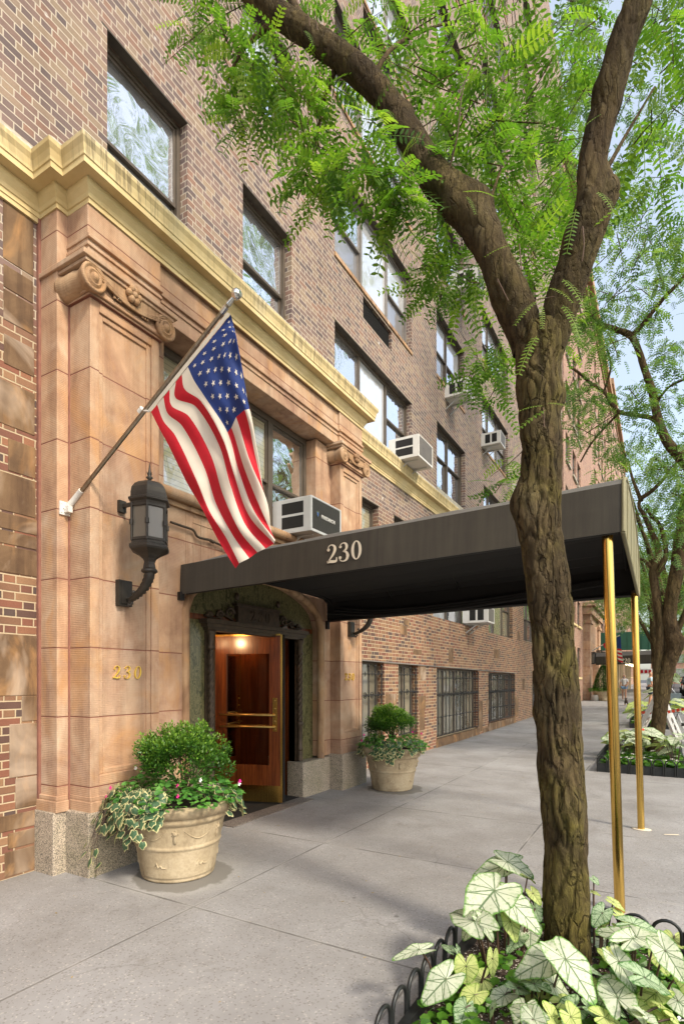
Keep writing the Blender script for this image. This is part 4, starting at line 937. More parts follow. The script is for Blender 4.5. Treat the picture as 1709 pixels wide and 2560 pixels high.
m_gcov = leaf_mat('begonia_leaf', (.025,.08,.010), (.055,.15,.014), (.12,.25,.025), .3, .4)
m_petal = plain('petal_magenta', (.75,.02,.25), .6); m_petalw = plain('petal_white', (.85,.82,.75), .6)
def frames(d, up):                               # d, up: (n,3) -> rotation matrices with x=d, z~up
    d = d/np.linalg.norm(d, axis=1, keepdims=True); y = np.cross(up, d); y /= np.maximum(1e-6, np.linalg.norm(y, axis=1, keepdims=True)); z = np.cross(d, y)
    return np.stack([d, y, z], axis=2)
def sprig_template(pairs, length, ll, lw, droop=.25, hexleaf=True):
    V = []; F = []; A = []
    for i in range(pairs):
        t = (i+.8)/pairs; x = length*t; z = -droop*length*t*t; k = 1-.45*abs(t-.45)
        for s in (-1, 1):
            jit = ((i*7+s*3) % 5-2)*.05; dx = math.sin(.35+jit); dy = s*math.cos(.35+jit); L = ll*k; w = lw*k
            b = len(V); zt = z-.15*L
            if hexleaf:
                V += [(x,0,z),(x+dx*L*.35-abs(dy)*w*.5,dy*L*.35+s*dx*w*.5,z-.02*L),(x+dx*L*.75-abs(dy)*w*.4,dy*L*.75+s*dx*w*.4,z-.08*L),(x+dx*L,dy*L,zt),(x+dx*L*.75+abs(dy)*w*.4,dy*L*.75-s*dx*w*.4,z-.08*L),(x+dx*L*.35+abs(dy)*w*.5,dy*L*.35-s*dx*w*.5,z-.02*L)]
                F += [(b,b+1,b+4,b+5),(b+1,b+2,b+3,b+4)]; A += [jit]*6
            else:
                V += [(x,0,z),(x+dx*L*.5-abs(dy)*w*.5,dy*L*.5,z),(x+dx*L,dy*L,zt),(x+dx*L*.5+abs(dy)*w*.5,dy*L*.5,z)]; F += [(b,b+1,b+2,b+3)]; A += [jit]*4
    w = .0022 if hexleaf else .004
    for i in range(3):
        t0, t1 = i/3, (i+1)/3; b = len(V); V += [(length*t0,-w,-droop*length*t0**2),(length*t0,w,-droop*length*t0**2),(length*t1,w,-droop*length*t1**2),(length*t1,-w,-droop*length*t1**2)]; F += [(b,b+1,b+2,b+3)]; A += [.3]*4
    return np.array(V), np.array(F), np.array(A)
def scatter(tmpl, pos, Rm, sc, tints):
    V, F, A = tmpl; n = len(pos)
    W3 = np.einsum('nij,kj->nki', Rm, V)*sc[:, None, None] + pos[:, None, :]
    FF = F[None]+(np.arange(n)*len(V))[:, None, None]; T = np.clip(tints[:, None]+A[None], 0, 1)
    return W3.reshape(-1, 3), FF.reshape(-1, F.shape[1]), T.ravel()
def clusters_to_sprigs(C, per, rnd=rng):
    """C: (n,4) centres+radius -> positions, directions for drooping sprays growing out of small twigs"""
    pos = []; d = []; 
    for (x, y, z, r) in C:
        n = max(3, int(per*rnd.uniform(.6, 1.3))); q = rnd.normal(size=(n, 3)); q /= np.linalg.norm(q, axis=1, keepdims=True); rad = r*rnd.uniform(0, 1, (n, 1))**.6
        pos.append(np.array([[x, y, z]])+q*rad*np.array([[1, 1, .75]])); dd = q*.6+rnd.normal(size=(n, 3))*.6; dd[:, 2] = dd[:, 2]*.5-.35; d.append(dd)
    return np.concatenate(pos), np.concatenate(d)
def foliage(name, C, per, tmpl, mat, parent, tint0=.5, tv=.25, smin=.75, smax=1.25):
    pos, d = clusters_to_sprigs(C, per); up = np.zeros_like(pos)+[0, 0, 1]; up += rng.normal(size=pos.shape)*.45
    ct = tint0 + rng.normal(size=len(pos))*tv
    V, F, T = scatter(tmpl, pos, frames(d, up), rng.uniform(smin, smax, len(pos)), ct); return quads_obj(name, V, F, mat, parent, T)

# ------------------------------------------------------------ bark and trunks
def bark_mat(name, moss=.5, warm=1.0, k=1.0, ck=.6):
    m = M(name); p = m.pos(); X, Y, Z = m.sep(p)
    v = m.scale(p, (1, 1, .20)); w = m.n('VectorMath', operation='ADD'); m.put(w.inputs[0], v); m.put(w.inputs[1], m.scale(m.n('TexNoise', i_Vector=m.scale(p, (1,1,.6)), i_Scale=9.0, i_Detail=4.0).outputs['Color'], (.10,.10,.045)))
    r = m.n('TexVoronoi', feature='DISTANCE_TO_EDGE', i_Vector=w.outputs[0], i_Scale=21.0).outputs['Distance']
    n = m.noise(30, m.scale(p, (1,1,.35)), 7, .75, .6); n2 = m.noise(3.6, m.scale(p, (1,1,.5)), 5, .65, .5); n3 = m.noise(11, m.scale(p, (1,1,.25)), 5, .7, 1.0)
    crack = m.math('MULTIPLY', m.ramp(r, [(.0, 1.0), (.10, 0.0)]), m.ramp(n3, [(.40, 0.0), (.56, 1.0)]))
    furrow = m.ramp(n3, [(.36, 1.0), (.50, 0.0)])
    c = m.ramp(n2, [(.3,(.07*warm*k,.045*k,.024*k)),(.5,(.125*warm*k,.085*k,.046*k)),(.72,(.20*warm*k,.145*k,.08*k))]); c = m.mix(.7, c, m.ramp(n, [(.3,(.35,.32,.28)),(.62,(1.25,1.2,1.15))]), 'MULTIPLY')
    mf = m.math('MULTIPLY', m.ramp(m.noise(2.2, m.scale(p, (1,1,.7)), 5, .65, .6), [(.42, 0.0), (.62, moss)]), m.ramp(n, [(.35, .3), (.6, 1.0)]))
    pl = m.sep(m.n('TexVoronoi', i_Vector=w.outputs[0], i_Scale=13.0).outputs['Color'])[0]; c = m.mix(.75, c, m.ramp(pl, [(0.0,(.62,.6,.58)),(.5,(1,1,1)),(1.0,(1.45,1.4,1.3))]), 'MULTIPLY')
    c = m.mix(mf, c, (.17,.145,.032)); c = m.mix(m.math('MULTIPLY', furrow, .55), c, (.030,.020,.012)); c = m.mix(m.math('MULTIPLY', crack, ck), c, (.018,.012,.008)); m.set(c, .92, 0, .15)
    h = m.math('SUBTRACT', m.math('ADD', m.math('MULTIPLY', n3, 1.2), m.math('MULTIPLY', n, .7)), m.math('MULTIPLY', crack, ck)); m.bump(h, 1.0, .03); return m.m
m_bark = bark_mat('honey_locust_bark', .7, .88, .76, .6); m_barkl = bark_mat('limb_bark', .25, .90, .58, .4); m_barkd = bark_mat('dark_bark', .2, .95, .85)
def limb(mb, pts, rad, sub=10, n=28, rough=.10, seed=0.0, knobs=()):
    pp = smooth_path(pts, sub); rr = lerp_list(list(rad), sub); ref = None; rings = []; s = 0
    for i, p in enumerate(pp):
        d = (pp[min(i+1, len(pp)-1)]-pp[max(i-1, 0)]).normalized()
        if i: s += (p-pp[i-1]).length
        ref = d.orthogonal().normalized() if ref is None else (ref-d*ref.dot(d)).normalized(); b = d.cross(ref); ring = []
        for j in range(n):
            a = 2*math.pi*j/n; o = ref*math.cos(a)+b*math.sin(a); q = p+o*rr[i]; r = rr[i]
            if rough:
                wz = noise.noise(q*5)*.05; e = noise.noise(Vector((q.x*9+seed, q.y*9, q.z*2.6))); f = abs(noise.noise(Vector(((q.x+wz)*20, (q.y+wz)*20+seed, q.z*4.2)))); g = noise.noise(q*2.2+Vector((seed,0,0)))
                h2 = noise.noise(Vector((q.x*34, q.y*34+seed, q.z*11))); r *= 1+rough*(e*.8+.22-1.1*(1-min(1, f/.15))**2+g*.7+h2*.45)
                for (ks, ka, kh, kw) in knobs: r += kh*math.exp(-((s-ks)/kw)**2)*max(0, ka*(o.x*C3+o.y*S3))**2
            ring.append(p+o*r)
        rings.append(ring)
    vs = [q for rg in rings for q in rg]; m = len(rings)
    fs = [(i*n+j, i*n+(j+1) % n, (i+1)*n+(j+1) % n, (i+1)*n+j) for i in range(m-1) for j in range(n)]
    mb.add(vs, fs, True); mb.add(rings[-1], [tuple(range(n))]); return mb
# ------------------------------------------------------------ the near honey locust
DP = lambda x, y, Y: P(x*1.09, y*1.09, y=Y)
def rad_at(p, wpx): return .88*wpx*1.09/2*(-S3*p.x + C3*p.y)/FP
def px_limb(mb, rows, Y, **k):
    pts = []; rr = []
    for q in rows:
        yy = q[3] if len(q) > 3 else Y; p = DP(q[0], q[1], yy); pts.append(p); rr.append(rad_at(p, q[2]))
    limb(mb, pts, rr, **k); return pts
T1 = thing('honey_locust_tree', 'large mossy barked tree with two heavy limbs growing from the flower bed nearest the camera', 'tree', (-.44, 3.2, 0), 'street trees along the kerb')
tk = MB()
TR = [(1303,2290,112),(1302,2200,108),(1296,2000,108),(1291,1850,108),(1280,1700,104),(1275,1550,102),(1266,1450,100),(1250,1320,102),(1236,1200,106),(1239,1080,96),(1237,960,98),(1234,860,104),(1238,790,114),(1243,752,92)]
px_limb(tk, TR, 3.2, sub=18, n=90, rough=.17, seed=3.1, knobs=((1.55,-1,.02,.06),(2.72,-1,.035,.09),(3.28,1,.035,.06),(2.1,1,.02,.08)))
LL = [(1215,800,84),(1195,740,92),(1165,670,92),(1130,585,90),(1098,520,100),(1060,465,108),(1012,425,98),(972,370,80),(940,315,76),(900,250,74),(850,190,72),(790,140,68),(720,88,66),(650,42,62),(600,5,60),(540,-50,56),(470,-120,50)]
ll_ = MB(); px_limb(ll_, [(a, b, c*(.97 if b > 640 else .87)) for a, b, c in LL], 3.2, sub=12, n=48, rough=.13, seed=8.4, knobs=((.98,1,.05,.08),(1.05,-1,.03,.10),(1.9,1,.025,.06)))
RL = [(1258,800,80),(1278,730,92),(1300,660,96),(1322,600,92),(1340,540,98),(1352,500,102),(1356,440,84),(1358,370,76),(1372,300,76),(1390,240,80),(1408,170,82),(1430,90,82),(1462,5,80),(1490,-90,76)]
rl_ = MB(); px_limb(rl_, [(a, b, c*(.97 if b > 640 else .90)) for a, b, c in RL], 3.2, sub=12, n=48, rough=.12, seed=1.7, knobs=((.80,1,.065,.085),(.55,-1,.02,.08),(1.3,-1,.02,.06)))
rl_.build('limb', m_barkl, T1); ll_.build('limb', m_barkl, T1); tk.build('trunk', m_bark, T1)
for rows in ([(1225,690,18),(1205,688,10),(1190,690,7)], [(700,60,26,3.3),(660,-10,16,3.6),(600,-60,10,4.0)], [(1110,500,16,3.2),(1130,440,8,3.3),(1150,380,5,3.4)],
             [(1360,440,20,3.2),(1395,380,12,3.5),(1440,300,8,4.0),(1500,200,5,4.5)], [(950,330,16,3.2),(920,420,8,3.05),(880,520,4,3.0)],
             [(780,130,18,3.2),(740,240,9,3.2),(720,380,5,3.2)], [(640,40,20,3.2),(560,110,10,3.15),(520,190,5,3.15)], [(850,190,16,3.2),(900,110,10,3.5),(1000,60,6,3.9),(1100,40,4,4.3)]):
    br1 = MB(); px_limb(br1, rows, 3.2, sub=8, n=8, rough=.05); br1.build('branch', m_barkd, T1)
m_shoot = plain('reddish_shoot', (.085,.045,.025), .7)
for rows in ([(1028,395,10,3.15),(1048,310,6,3.1),(1062,200,5,3.08),(1098,110,4,3.1)], [(1335,520,6,3.05),(1338,560,5,3.04),(1334,600,4,3.03)], [(1190,560,6,3.05),(1195,620,5,3.02)], [(1140,640,5,3.02),(1165,690,4,3.0)], [(1245,935,5,3.0),(1247,980,4,2.98)], [(710,60,4,3.1),(706,5,3,3.08)], [(728,70,4,3.1),(722,20,3,3.1)], [(1270,680,4,3.0),(1215,690,3,2.98)]):
    sh = MB(); px_limb(sh, [q[:2]+(q[2]*.6,)+q[3:] for q in rows], 3.1, sub=6, n=6, rough=0); sh.build('young_shoot', m_shoot, T1)
CL = []
CLX = []
def cl(x, y, rp, Y):
    if 780 <= x <= 815 and y > 200: return
    p = DP(x, y, Y); CL.append((p.x, p.y, p.z, rp*1.09*(-S3*p.x+C3*p.y)/FP)); CLX.append(x)
for (x, y, r, Y) in [(455,20,50,3.3),(500,60,60,3.2),(445,75,30,3.3),(560,40,60,3.4),(540,120,55,3.1),(590,160,55,3.2),(620,100,50,3.5),(640,190,55,3.1),(560,215,40,3.2),(550,270,35,3.2),(600,250,40,3.3),(690,190,55,3.3),
    (650,120,50,3.0),(720,250,55,3.2),(690,290,50,3.1),(760,200,50,3.4),(700,350,45,3.1),(740,320,45,3.2),(750,400,40,3.1),(700,400,28,3.0),(735,450,30,3.1),(770,380,30,3.0),(790,290,40,3.3),(810,230,30,3.4),
    (680,10,60,3.8),(760,30,70,3.9),(830,60,70,3.7),(880,120,60,3.6),(900,20,80,4.0),(970,60,80,3.8),(1040,30,80,3.6),(960,130,60,3.5),(1000,190,60,3.4),(1050,150,70,3.5),(1120,80,80,3.8),(1190,40,80,4.0),(1110,180,70,3.4),
    (1170,150,80,3.7),(1230,110,70,4.2),(1080,260,60,3.4),(1140,270,70,3.6),(1200,240,80,3.9),(1260,200,70,4.3),(1090,340,55,3.5),(1150,350,70,3.7),(1220,330,80,4.0),(1280,290,70,4.6),(1130,420,50,3.6),(1190,430,70,3.8),(1250,410,70,4.3),
    (1000,280,45,3.6),(1020,360,30,3.3),(1290,120,70,4.6),(1330,60,60,5.0),(1300,20,60,4.8),(1190,520,55,3.7),(1240,500,60,4.1),(1285,480,45,4.6),(1220,580,45,3.9),(1255,570,40,4.3),(1230,640,32,4.0),(1290,380,60,5.2),
    (860,330,20,3.0),(870,400,18,2.98),(905,400,18,3.0),(925,440,18,3.0),(900,480,16,3.0),(850,280,20,3.1),
    (1030,500,40,4.2),(990,540,38,4.4),(1060,550,38,4.0),(1000,590,40,4.3),(1045,610,35,4.1),(975,610,28,4.4),(1010,660,34,4.3),(970,660,24,4.5),(1080,640,28,4.0),(1050,680,24,4.2),
    (1090,820,34,5.0),(1125,850,34,5.0),(1080,860,28,5.2),(1130,900,30,4.9),(1150,830,24,4.8),(1165,1060,22,5.2),(1150,1110,18,5.2),
    (1480,300,40,3.5),(1520,420,40,3.8),(1550,250,50,4.0),(1540,110,60,4.0),(1500,60,40,4.4),(1560,20,60,4.2)]: cl(x, y, r, Y)
TP = sprig_template(8, .28, .056, .021, .3)
def twigs(C, T, k, mat, r=.004):
    mb = MB()
    for (x, y, z, q) in C[::k]:
        a = Vector((x, y, z)); 
        for _ in range(2): b = a+Vector(tuple(rng.normal(size=3)))*q*.9; mb.tube([a+(a-b)*.8, a+Vector(tuple(rng.normal(size=3)))*q*.15, b], [r, r*.8, r*.4], 4, False)
    mb.build('twigs', mat, T)
twigs(CL, T1, 1, m_barkd)
foliage('leaf_spray', CL, 14, TP, m_leaf, T1, .42, .26, .7, 1.15)
CL = [CL[i] for i in range(0, len(CL), 2) if CLX[i] > 930 and not (960 <= CLX[i] <= 1095 and CL[i][2] < 4.6)]; CL = [(x, y+rng.uniform(.5, 1.6), z+rng.uniform(.0, .5), r*1.3) for (x, y, z, r) in CL]; foliage('leaf_spray', CL, 13, sprig_template(7, .22, .04, .016, .5), m_leaf, T1, .5, .26, .6, 1.0)
NB = []
for (x, y, dx, dy, Y) in [(1260,660,60,10,2.95),(1230,690,-30,20,2.95),(1290,640,60,40,2.97),(1240,700,10,60,2.93),(1250,940,-60,30,2.9),(1245,930,-50,0,2.9),(1255,925,40,-5,2.92),(1060,440,80,-20,2.9),(1070,450,60,60,2.9),(1170,530,70,10,2.9),(1180,560,-80,10,2.9),
    (940,190,40,10,2.9),(880,250,30,8,2.95),(1380,260,-60,30,2.9),(1370,440,40,20,2.9),(1320,480,-20,80,2.9),(1290,700,50,50,2.95),(1310,740,30,60,2.96),(1230,770,-20,30,2.93),(1360,520,60,-60,2.95),(700,70,40,30,2.9),(960,400,-60,40,2.95),(945,430,-40,60,2.95),(910,350,-50,70,2.95),(900,330,-20,90,2.96)]:
    a = DP(x, y, Y); b = DP(x+dx, y+dy, Y-.05); NB.append((a, (b-a)))
pos = np.array([tuple(a) for a, b in NB]); dd = np.array([tuple(b) for a, b in NB]); up = np.zeros_like(pos)+[0.3, -.6, 1]
V, F, T = scatter(sprig_template(11, .24, .036, .012, .25), pos, frames(dd, up), rng.uniform(.5, .95, len(pos)), rng.uniform(.5, .9, len(pos))); quads_obj('trunk_leaf_spray', V, F, m_leaf, T1, T)

# ------------------------------------------------------------ second tree: two stems and the dark crossing branches
T2 = thing('honey_locust_tree', 'twin-stemmed tree with a knobbed trunk in the fenced bed beyond the awning poles', 'tree', (-.1, 12.3, 0), 'street trees along the kerb')
k2 = MB(); YT = 12.3
C2 = lambda x, y, w: ((1250+x/3.2615)/1.09, (1380+y/3.2615)/1.09, w/3.2615/1.09)
px_limb(k2, [C2(1252,1760,130), C2(1258,1660,128), C2(1275,1500,122), C2(1295,1330,122), C2(1318,1170,125), C2(1345,1020,125), C2(1375,900,120), C2(1415,800,125), C2(1425,730,150), C2(1398,650,125), C2(1378,540,115), C2(1385,420,115), C2(1410,300,115), C2(1435,170,120), C2(1455,40,125), C2(1475,-120,120), C2(1500,-300,110), C2(1540,-480,100), C2(1590,-640,95)], YT, sub=10, n=32, rough=.12, seed=5.0)
px_limb(k2, [C2(1290,1230,90), C2(1283,1050,85), C2(1285,900,80), C2(1300,750,72), C2(1298,600,70), C2(1285,480,72), C2(1270,360,74), C2(1250,240,74), C2(1238,170,70)], YT, sub=8, n=24, rough=.10, seed=2.0)
C4 = lambda x, y, w, Y=12.3: ((1380+x/4.766)/1.09, (1280+y/4.766)/1.09, w/4.766/1.09, Y)
for rows in ([C4(1195,760,90), C4(1190,700,80), C4(1235,600,90), C4(1262,480,85), C4(1245,380,75), C4(1195,270,65), C4(1130,130,60), C4(1080,20,55), C4(1030,-60,45), C4(1040,-160,40)],
             [C4(1220,760,80), C4(1290,660,75), C4(1345,540,65), C4(1345,430,60), C4(1320,280,50), C4(1260,130,45), C4(1170,40,40), C4(1120,-40,30)],
             [C4(1195,700,55), C4(1140,620,45), C4(1060,565,35), C4(980,560,20)]):
    px_limb(k2, rows, YT, sub=8, n=16, rough=.08, seed=4.0)
px_limb(k2, [(1640,1150,52,12.6),(1600,1090,38,12.4),(1565,1052,30,12.2),(1530,1015,24,12),(1508,960,21,12),(1495,900,19,11.9),(1478,850,17,11.9),(1462,800,16,11.8),(1445,770,16,11.8),(1410,755,14,11.7),(1370,740,13,11.6),(1345,710,12,11.5),(1338,670,10,11.5),(1325,600,8,11.4)], 12, sub=8, n=14, rough=.10, seed=6)
for rows in ([(1447,772,14,11.8),(1480,735,11,11.7),(1520,685,10,11.6),(1568,635,9,11.5),(1630,560,8,11.5)], [(1515,975,15,12),(1490,958,12,12),(1455,952,11,12),(1420,945,10,12),(1400,925,9,12),(1385,900,8,12),(1355,880,8,12),(1330,858,7,12),(1305,840,6,12)],
             [(1420,945,7,12),(1360,1010,5,12.3),(1330,1060,4,12.5)], [(1500,930,8,12),(1530,890,6,11.8),(1568,870,6,11.6)], [(1385,895,6,12),(1400,840,5,11.8),(1390,800,4,11.7)], [(1466,1145,12,12.3),(1500,1120,10,12.2),(1530,1080,7,12.1),(1500,1050,5,12.1)],
             [(1470,1150,10,12.3),(1450,1100,7,12.3),(1440,1060,5,12.4)]):
    px_limb(k2, rows, 12, sub=6, n=8, rough=.06, seed=9)
k2.build('trunk', m_barkd, T2)
CL = []
def fill(n, x0, x1, y0, y1, Y0, Y1, rm, rej=None):
    for _ in range(n):
        x, y = rng.uniform(x0, x1), rng.uniform(y0, y1)
        if rej and rej(x, y): continue
        p = DP(x, y, rng.uniform(Y0, Y1)); CL.append((p.x, p.y, p.z, rm*rng.uniform(.6, 1.3)))
gap = lambda x, y: noise.noise(Vector((x/70, y/70, 3.3))) > .10
fill(150, 1290, 1620, -60, 420, 10, 14.5, .42, gap); fill(110, 1320, 1620, 400, 800, 9.5, 14, .38, gap); fill(60, 1280, 1580, 780, 1080, 10, 14, .34, gap); fill(30, 1450, 1600, 1050, 1290, 11, 13.5, .30, gap)
fill(40, 1180, 1330, 120, 520, 11, 14, .4, gap); 
TP2 = sprig_template(6, .23, .052, .034, .3, False)
twigs([(a, b, c, d*.6) for a, b, c, d in CL], T2, 2, m_barkd, .008); foliage('leaf_spray', CL, 19, TP2, m_leafb, T2, .45, .25)
# ------------------------------------------------------------ trees farther along the kerb and in the distance
def street_tree(name, label, x, y, h, lean, dens, spread, base, low=4.2, seed=0, leafs=1.0, group='street trees along the kerb', mat=None):
    t = thing(name, label, 'tree', (x, y, base), group); rs = random.Random(seed); m = MB(); top = Vector((x+lean, y, base+h*.5)); r0 = .15+.004*h
    limb(m, [(x, y, base-.1), (x+.1*lean, y, base+1.2), (x+.45*lean, y+.1, base+2.4), (x+lean*.7, y, base+h*.35), top], [r0*1.15, r0, r0*.9, r0*.8, r0*.6], sub=6, n=14, rough=.1, seed=seed); ends = []
    for k in range(7):
        a = k*2.4+rs.random(); st = Vector((x+lean*.6, y, base+h*(.25+.035*k))); e = Vector((x+lean+math.cos(a)*spread*rs.uniform(.5, .9), y+math.sin(a)*spread*rs.uniform(.5, .9), base+h*rs.uniform(.5, .95))); mid = st.lerp(e, .5)+Vector((0, 0, .4))
        limb(m, [st, mid, e], [r0*.5, r0*.3, r0*.08], sub=5, n=8, rough=.05); ends.append((mid, e))
    m.build('trunk', m_barkd, t); C = []
    for k in range(dens):
        a = rng.uniform(0, 2*math.pi); zz = rng.uniform(low, h); f = max(.15, 1-abs((zz-low-(h-low)*.4)/(h*.62))**2)**.5; rr = spread*f*rng.uniform(.15, 1)**.5
        C.append((x+lean+rr*math.cos(a), y+rr*math.sin(a), base+zz, rng.uniform(.35, .75)*leafs))
    tp = sprig_template(4, .34*leafs, .12*leafs, .05*leafs, .3, False); foliage('crown', C, 22, tp, mat or m_leafb, t, .5, .25); return t
street_tree('street_tree', 'slim tree behind the twin-stemmed one, in the bed by the white barricade', .05, 21.5, 9.5, .3, 90, 2.6, gz(21.5), 3.9, 3)
street_tree('street_tree', 'tree beyond the traffic cone, its green crown above the far awning', -.1, 29.5, 10.5, -.3, 90, 2.8, gz(29.5), 4.4, 5)
street_tree('street_tree', 'tree by the green hoarding at the far awning', .1, 40, 12, .2, 100, 3.2, gz(40), 4.8, 8, 1.2)
street_tree('street_tree', 'street tree far down the kerb past the hoarding', .2, 52, 12, 0, 90, 3.4, gz(52), 4.4, 9, 1.4)
street_tree('street_tree', 'most distant tree on this side of the street', .3, 66, 13, 0, 80, 3.8, gz(66), 4.2, 10, 1.7)
for i, (x, y, l) in enumerate([(9.5, 66, 'broad bright green tree over the parked cars at the right edge'), (14.5, 58, 'bright tree on the far side of the street, rightmost'), (7, 92, 'pale green tree closing the end of the street'), (12, 84, 'tall tree behind the bright ones across the street'), (13.3, 36, 'tree across the street reaching in at the right margin')]):
    street_tree('park_tree', l, x, y, 13+i, 0, 110, 4.4, .2, 2.2, 20+i, 1.7, 'trees across the street')

# ------------------------------------------------------------ fenced flower beds
m_fence = plain('black_fence_paint', (.02,.022,.022), .4, .3, .3, 20)
hoop_me = None
def bed(x0, x1, y0, y1, z, label, seed, w=.125, step=.165, hh=.26):
    global hoop_me
    t = thing('flower_bed_fence', label, 'low fence', ((x0+x1)/2, (y0+y1)/2, z), 'low black hooped fences round the tree beds'); b = MB()
    for (a, c, d, e) in ((x0, x1, y0, y0+.04), (x0, x1, y1-.04, y1), (x0, x0+.04, y0+.04, y1-.04), (x1-.04, x1, y0+.04, y1-.04)): b.box(a, c, d, e, z-.05, z+.15)
    b.build('edging_board', m_fence, t)
    if hoop_me is None:
        h = MB(); w = .14; h.tube([(-w/2, 0, 0)]+[(-w/2*math.cos(q*math.pi/10), 0, .205+w/2*math.sin(q*math.pi/10)) for q in range(11)]+[(w/2, 0, 0)], .0095, 8, caps=False); ho = h.build('hoop', m_fence); hoop_me = ho.data; bpy.data.objects.remove(ho)
    def hp(x, y, rz):
        o = bpy.data.objects.new('hoop', hoop_me); COL.objects.link(o); o.parent = t; o.location = (x-t.location.x, y-t.location.y, 0); o.rotation_euler = (0, 0, rz)
    n = int((y1-y0)/step)
    for k in range(n): hp(x0-.010, y0+.08+k*(y1-y0-.1)/n, R(90))
    for k in range(n) if y0 < 9 else []: hp(x1+.010, y0+.08+k*(y1-y0-.1)/n, R(90))
    n = int((x1-x0)/step)
    for k in range(n+1): hp(x0+.07+k*(x1-x0-.14)/n, y0-.010, 0); 
    for k in range(n+1): hp(x0+.07+k*(x1-x0-.14)/n, y1+.010, 0)
    s = MB(); N = 14; rs = random.Random(seed); g = [[(x0+.04+(x1-x0-.08)*i/N, y0+.04+(y1-y0-.08)*j/N, z+.10+.035*noise.noise(Vector((i*.7+seed, j*.7, 0)))) for i in range(N+1)] for j in range(N+1)]
    s.add([q for r in g for q in r], [(j*(N+1)+i, j*(N+1)+i+1, (j+1)*(N+1)+i+1, (j+1)*(N+1)+i) for j in range(N) for i in range(N)], True)
    so = s.build('bed_soil', m_bedsoil); so['kind'] = 'structure'; return t
bed(-.96, .40, .95, 3.50, 0, 'black hooped fence round the white-leaved bed at the bottom of the picture', 1)
bed(-.95, .36, 10.45, 13.3, 0, 'black hooped fence round the bed of the twin-stemmed tree', 2)
bed(-.86, .42, 19.8, 22.6, gz(20), 'black hooped fence round the bed behind the traffic cone', 3)

# ------------------------------------------------------------ caladiums: arrow leaves modelled one by one
def cal_mat(name, body, edge, vein, fleck):
    m = M(name); uv = m.n('UVMap').outputs[0]; p = m.n('VectorMath', operation='MULTIPLY_ADD'); m.put(p.inputs[0], uv); p.inputs[1].default_value = (4, 4, 0); p.inputs[2].default_value = (-2, -2, 0)
    x, y, _ = m.sep(p.outputs[0]); ay = m.math('ABSOLUTE', y); d = 1.0
    wob = m.math('MULTIPLY', m.math('SUBTRACT', m.noise(3.0, p.outputs[0], 3), .5), .10)
    for a, w in ((0, .022), (38, .014), (66, .012), (100, .012), (150, .016)):
        ca, sa = math.cos(R(a)), math.sin(R(a)); cr = m.math('ABSOLUTE', m.math('SUBTRACT', m.math('MULTIPLY', x, sa), m.math('MULTIPLY', ay, ca)))
        if a: cr = m.math('ABSOLUTE', m.math('ADD', m.math('SUBTRACT', m.math('MULTIPLY', x, sa), m.math('MULTIPLY', ay, ca)), wob))
        al = m.math('ADD', m.math('MULTIPLY', x, ca), m.math('MULTIPLY', ay, sa)); bad = m.math('MULTIPLY', m.math('LESS_THAN', al, 0.0), 1.0)
        d = m.math('MINIMUM', d, m.math('ADD', m.math('ADD', cr, bad), .022-w))
    # side veins off the midrib
    t = m.math('ABSOLUTE', m.math('SUBTRACT', m.math('FRACT', m.math('ADD', m.math('SUBTRACT', m.math('MULTIPLY', x, 3.2), m.math('MULTIPLY', ay, 2.6)), wob)), .5)); side = m.math('ADD', m.math('MULTIPLY', t, .25), m.math('MULTIPLY', m.math('LESS_THAN', x, .12), 1.0)); d = m.math('MINIMUM', d, m.math('ADD', side, .010))
    e = m.n('Attribute', attribute_name='tint').outputs['Fac']
    vm = m.ramp(d, [(.014, 1.0), (.028, 0.0)]); n = m.noise(9, p.outputs[0], 5, .75); c = m.mix(m.noise(1.6, p.outputs[0], 2), body, tuple(k*.82 for k in body))
    c = m.mix(m.ramp(m.math('ADD', n, m.math('MULTIPLY', e, .14)), [(.60, 0.0), (.72, fleck)]), c, edge); c = m.mix(m.ramp(m.math('ADD', e, m.math('MULTIPLY', m.math('SUBTRACT', n, .5), .2)), [(.90, 0.0), (.99, 1.0)]), c, edge)
    c = m.mix(m.math('MULTIPLY', vm, .85), c, vein); m.set(c, .55, 0, .3); m.bump(m.math('ADD', d, m.math('MULTIPLY', n, .02)), .3, .01)
    tr = m.n('BsdfTranslucent'); m.put(tr.inputs[0], m.mix(1.0, c, (1.0,1.1,.7), 'MULTIPLY')); mx = m.n('MixShader'); mx.inputs[0].default_value = .3
    m.t.links.new(m.b.outputs[0], mx.inputs[1]); m.t.links.new(tr.outputs[0], mx.inputs[2]); m.t.links.new(mx.outputs[0], m.o.inputs[0]); return m.m
m_calw = cal_mat('white_caladium', (.66,.70,.54), (.13,.30,.045), (.055,.13,.035), .55)
m_caly = cal_mat('yellow_caladium', (.60,.66,.25), (.22,.40,.04), (.10,.17,.03), .6)
m_calg = cal_mat('green_caladium', (.42,.54,.34), (.05,.16,.025), (.03,.09,.02), 1.0)
m_stem = plain('caladium_stalk', (.08,.045,.03), .5, 0, .3, 20)
OUT = [(0,1.0),(7,.96),(16,.80),(28,.66),(42,.585),(58,.535),(74,.50),(92,.47),(110,.475),(128,.53),(144,.60),(155,.62),(163,.56),(169,.40),(174,.22),(180,.10)]
